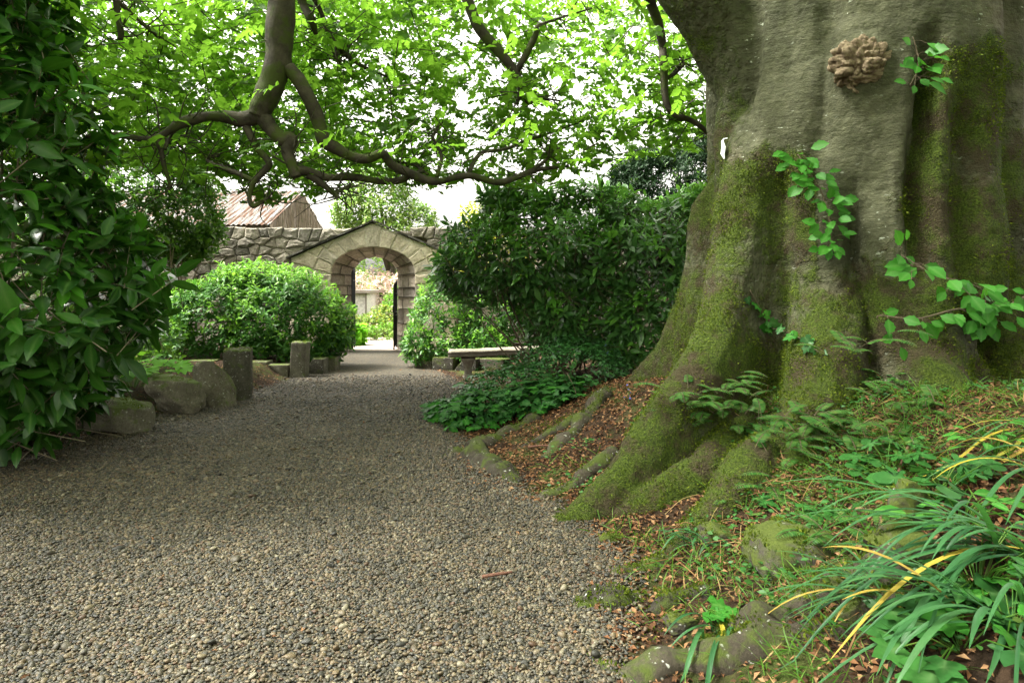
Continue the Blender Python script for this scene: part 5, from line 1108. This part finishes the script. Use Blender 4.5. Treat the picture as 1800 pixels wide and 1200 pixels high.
# ------------------------------------------------------------------ litter, grass, ground moss
def scatter(n, xr_, yr_, dens):
    P = np.c_[rng.uniform(*xr_, n), rng.uniform(*yr_, n)]; d = dens(P[:, 0], P[:, 1]); P = P[rng.random(n) < d]; return np.c_[P, gz(P[:, 0], P[:, 1])]
def dl(x, y):
    p = np.stack([x, y, 0 * x], -1); e = x - xr(y); n_ = vn(p, 1.7, 91, 3)
    left_ = .8 * sstep(-.15, .3, xl(y) - x) * sstep(3, 5, y)
    return np.clip(np.maximum(sstep(-.35, .35, e + .2 * n_) * (.65 + .5 * n_), left_ * (.6 + .5 * n_)), 0, 1) + .035
P = np.vstack([scatter(60000, (-9, 4.5), (2.2, 13), dl), scatter(16000, (-.6, 2.2), (5, 8), dl), scatter(26000, (.4, 4), (2.3, 5.5), dl)]); n = len(P); a = rng.uniform(0, 6.28, n)
B = basis(np.c_[np.cos(a), np.sin(a), rng.normal(0, .3, n)], np.c_[rng.normal(0, .5, (n, 2)), np.ones(n)], rng.uniform(.015, .05, n)); g = Geo(); bake(g, leaf_tpl(.5, 1, .5, .3), P + [0, 0, .012], B, np.zeros(n, int))
tag(g.build('leaf_litter', M['litter'], attr='mid'), 'brown dead leaves scattered over the soil under the trees', 'leaf litter', kind='stuff'); print('litter', n)
def dg_(x, y):
    p = np.stack([x, y, 0 * x], -1); e = x - xr(y); return np.clip(sstep(.0, .6, e + .15 * vn(p, 2, 95, 2)) * sstep(-.2, .35, vn(p, 1.3, 96, 3)) * (1 - sstep(5.0, 6, y)), 0, 1)
P = scatter(27000, (.2, 4.5), (2.3, 6), dg_); n = len(P); a = rng.uniform(0, 6.28, n)
B = basis(unit(np.c_[np.cos(a) * .8, np.sin(a) * .8, rng.uniform(.3, 1.4, n)]), np.c_[rng.normal(0, .5, (n, 2)), np.ones(n)], rng.uniform(.05, .16, n)); g = Geo()
bake(g, leaf_tpl(.045, 3, .2, .45), P, B, (rng.random(n) < .1).astype(int)); tag(g.build('grass', [M['grass'], M['straw']], attr='mid'), 'thin grass blades tufting over the mossy bank', 'grass', kind='stuff'); print('grass', n)
P = scatter(60000, (.2, 4.5), (2.3, 7), lambda x, y: np.clip(sstep(.05, .5, x - xr(y)) * sstep(.0, .3, vn(np.stack([x, y, 0 * x], -1), 1.6, 98, 3)), 0, 1)); n = len(P)
ex = []
for mg in MOSSY:                                   # cushions of moss on the tops of roots and stones
    V_, L_, T_, _, _ = mg.arrays(); st_ = np.concatenate([[0], np.cumsum(T_)[:-1]]); c_ = V_[L_[st_]]; c2 = V_[L_[st_ + 2]]; c1 = V_[L_[st_ + 1]]
    nn = unit(np.cross(c1 - c_, c2 - c_)); ar = np.linalg.norm(np.cross(c1 - c_, c2 - c_), axis=1); f_ = (c_ + c2) / 2
    w_ = ar * sstep(.15, .7, np.abs(nn[:, 2])) * sstep(-.05, .25, vn(f_, 4, 55, 3)) * (f_[:, 2] > gz(f_[:, 0], f_[:, 1]))
    near = f_[:, 1].mean() < 5
    m_ = int(w_.sum() * (9000 if near else 2600))
    if m_ > 3: q = rng.choice(len(f_), m_, p=w_ / w_.sum()); u_ = rng.random((m_, 1)); ex.append(c_[q] * u_ + c2[q] * (1 - u_) + rng.normal(0, .006, (m_, 3)))
P = np.vstack([P] + ex); n = len(P)
B = basis(unit(rng.normal(0, .6, (n, 3)) + [0, 0, .8]), rng.normal(size=(n, 3)), rng.uniform(.01, .026, n)); g = Geo(); bake(g, leaf_tpl(.5, 1, .2, .2), P, B, np.zeros(n, int)); tag(g.build('ground_moss', M['moss_tuft'], attr='mid'), 'low green moss carpeting the bank between the roots', 'moss', kind='stuff'); print('moss', n)
P = scatter(17000, (.3, 4.5), (2.3, 6), lambda x, y: sstep(.15, .8, x - xr(y)) * sstep(-.05, .3, vn(np.stack([x, y, 0 * x], -1), 2.1, 104, 3))); n = len(P); a = rng.uniform(0, 6.28, n)
B = basis(unit(np.c_[np.cos(a), np.sin(a), rng.uniform(-.1, .5, n)]), np.c_[rng.normal(0, .35, (n, 2)) - [0, .3], np.ones(n)], rng.uniform(.02, .05, n)); g = Geo(); bake(g, leaf_tpl(.6, 3, .2, .15), P + np.c_[np.zeros((n, 2)), rng.uniform(.01, .09, n)], B, rng.integers(0, 3, n))
tag(g.build('weeds', [M['hellebore'], M['fern'], M['ivy']], attr='mid'), 'small broad-leaved weeds growing among the litter on the bank', 'weeds', kind='stuff'); print('weeds', n)
P = scatter(2600, (.3, 4.5), (2.3, 6.5), lambda x, y: sstep(.4, 1., x - xr(y)) * sstep(-.1, .4, vn(np.stack([x, y, 0 * x], -1), 1.1, 99, 2))); n = len(P); g = Geo()
for p in P:
    a = random.uniform(0, 6.28); l = random.uniform(.12, .4); d = np.array([math.cos(a), math.sin(a), 0]) * l; q = p + d; q[2] = float(gz(q[0], q[1])) + random.uniform(.0, .05); mid_ = (p + q) / 2 + [0, 0, random.uniform(.01, .06)]; C = smooth_path([p, mid_, q], 3); g.tube(C, .0022, 3, cap=False)
tag(g.build('dry_stalks', M['straw']), 'tangled dry straw-coloured stalks strewn over the bank', 'dry stalks', kind='stuff')
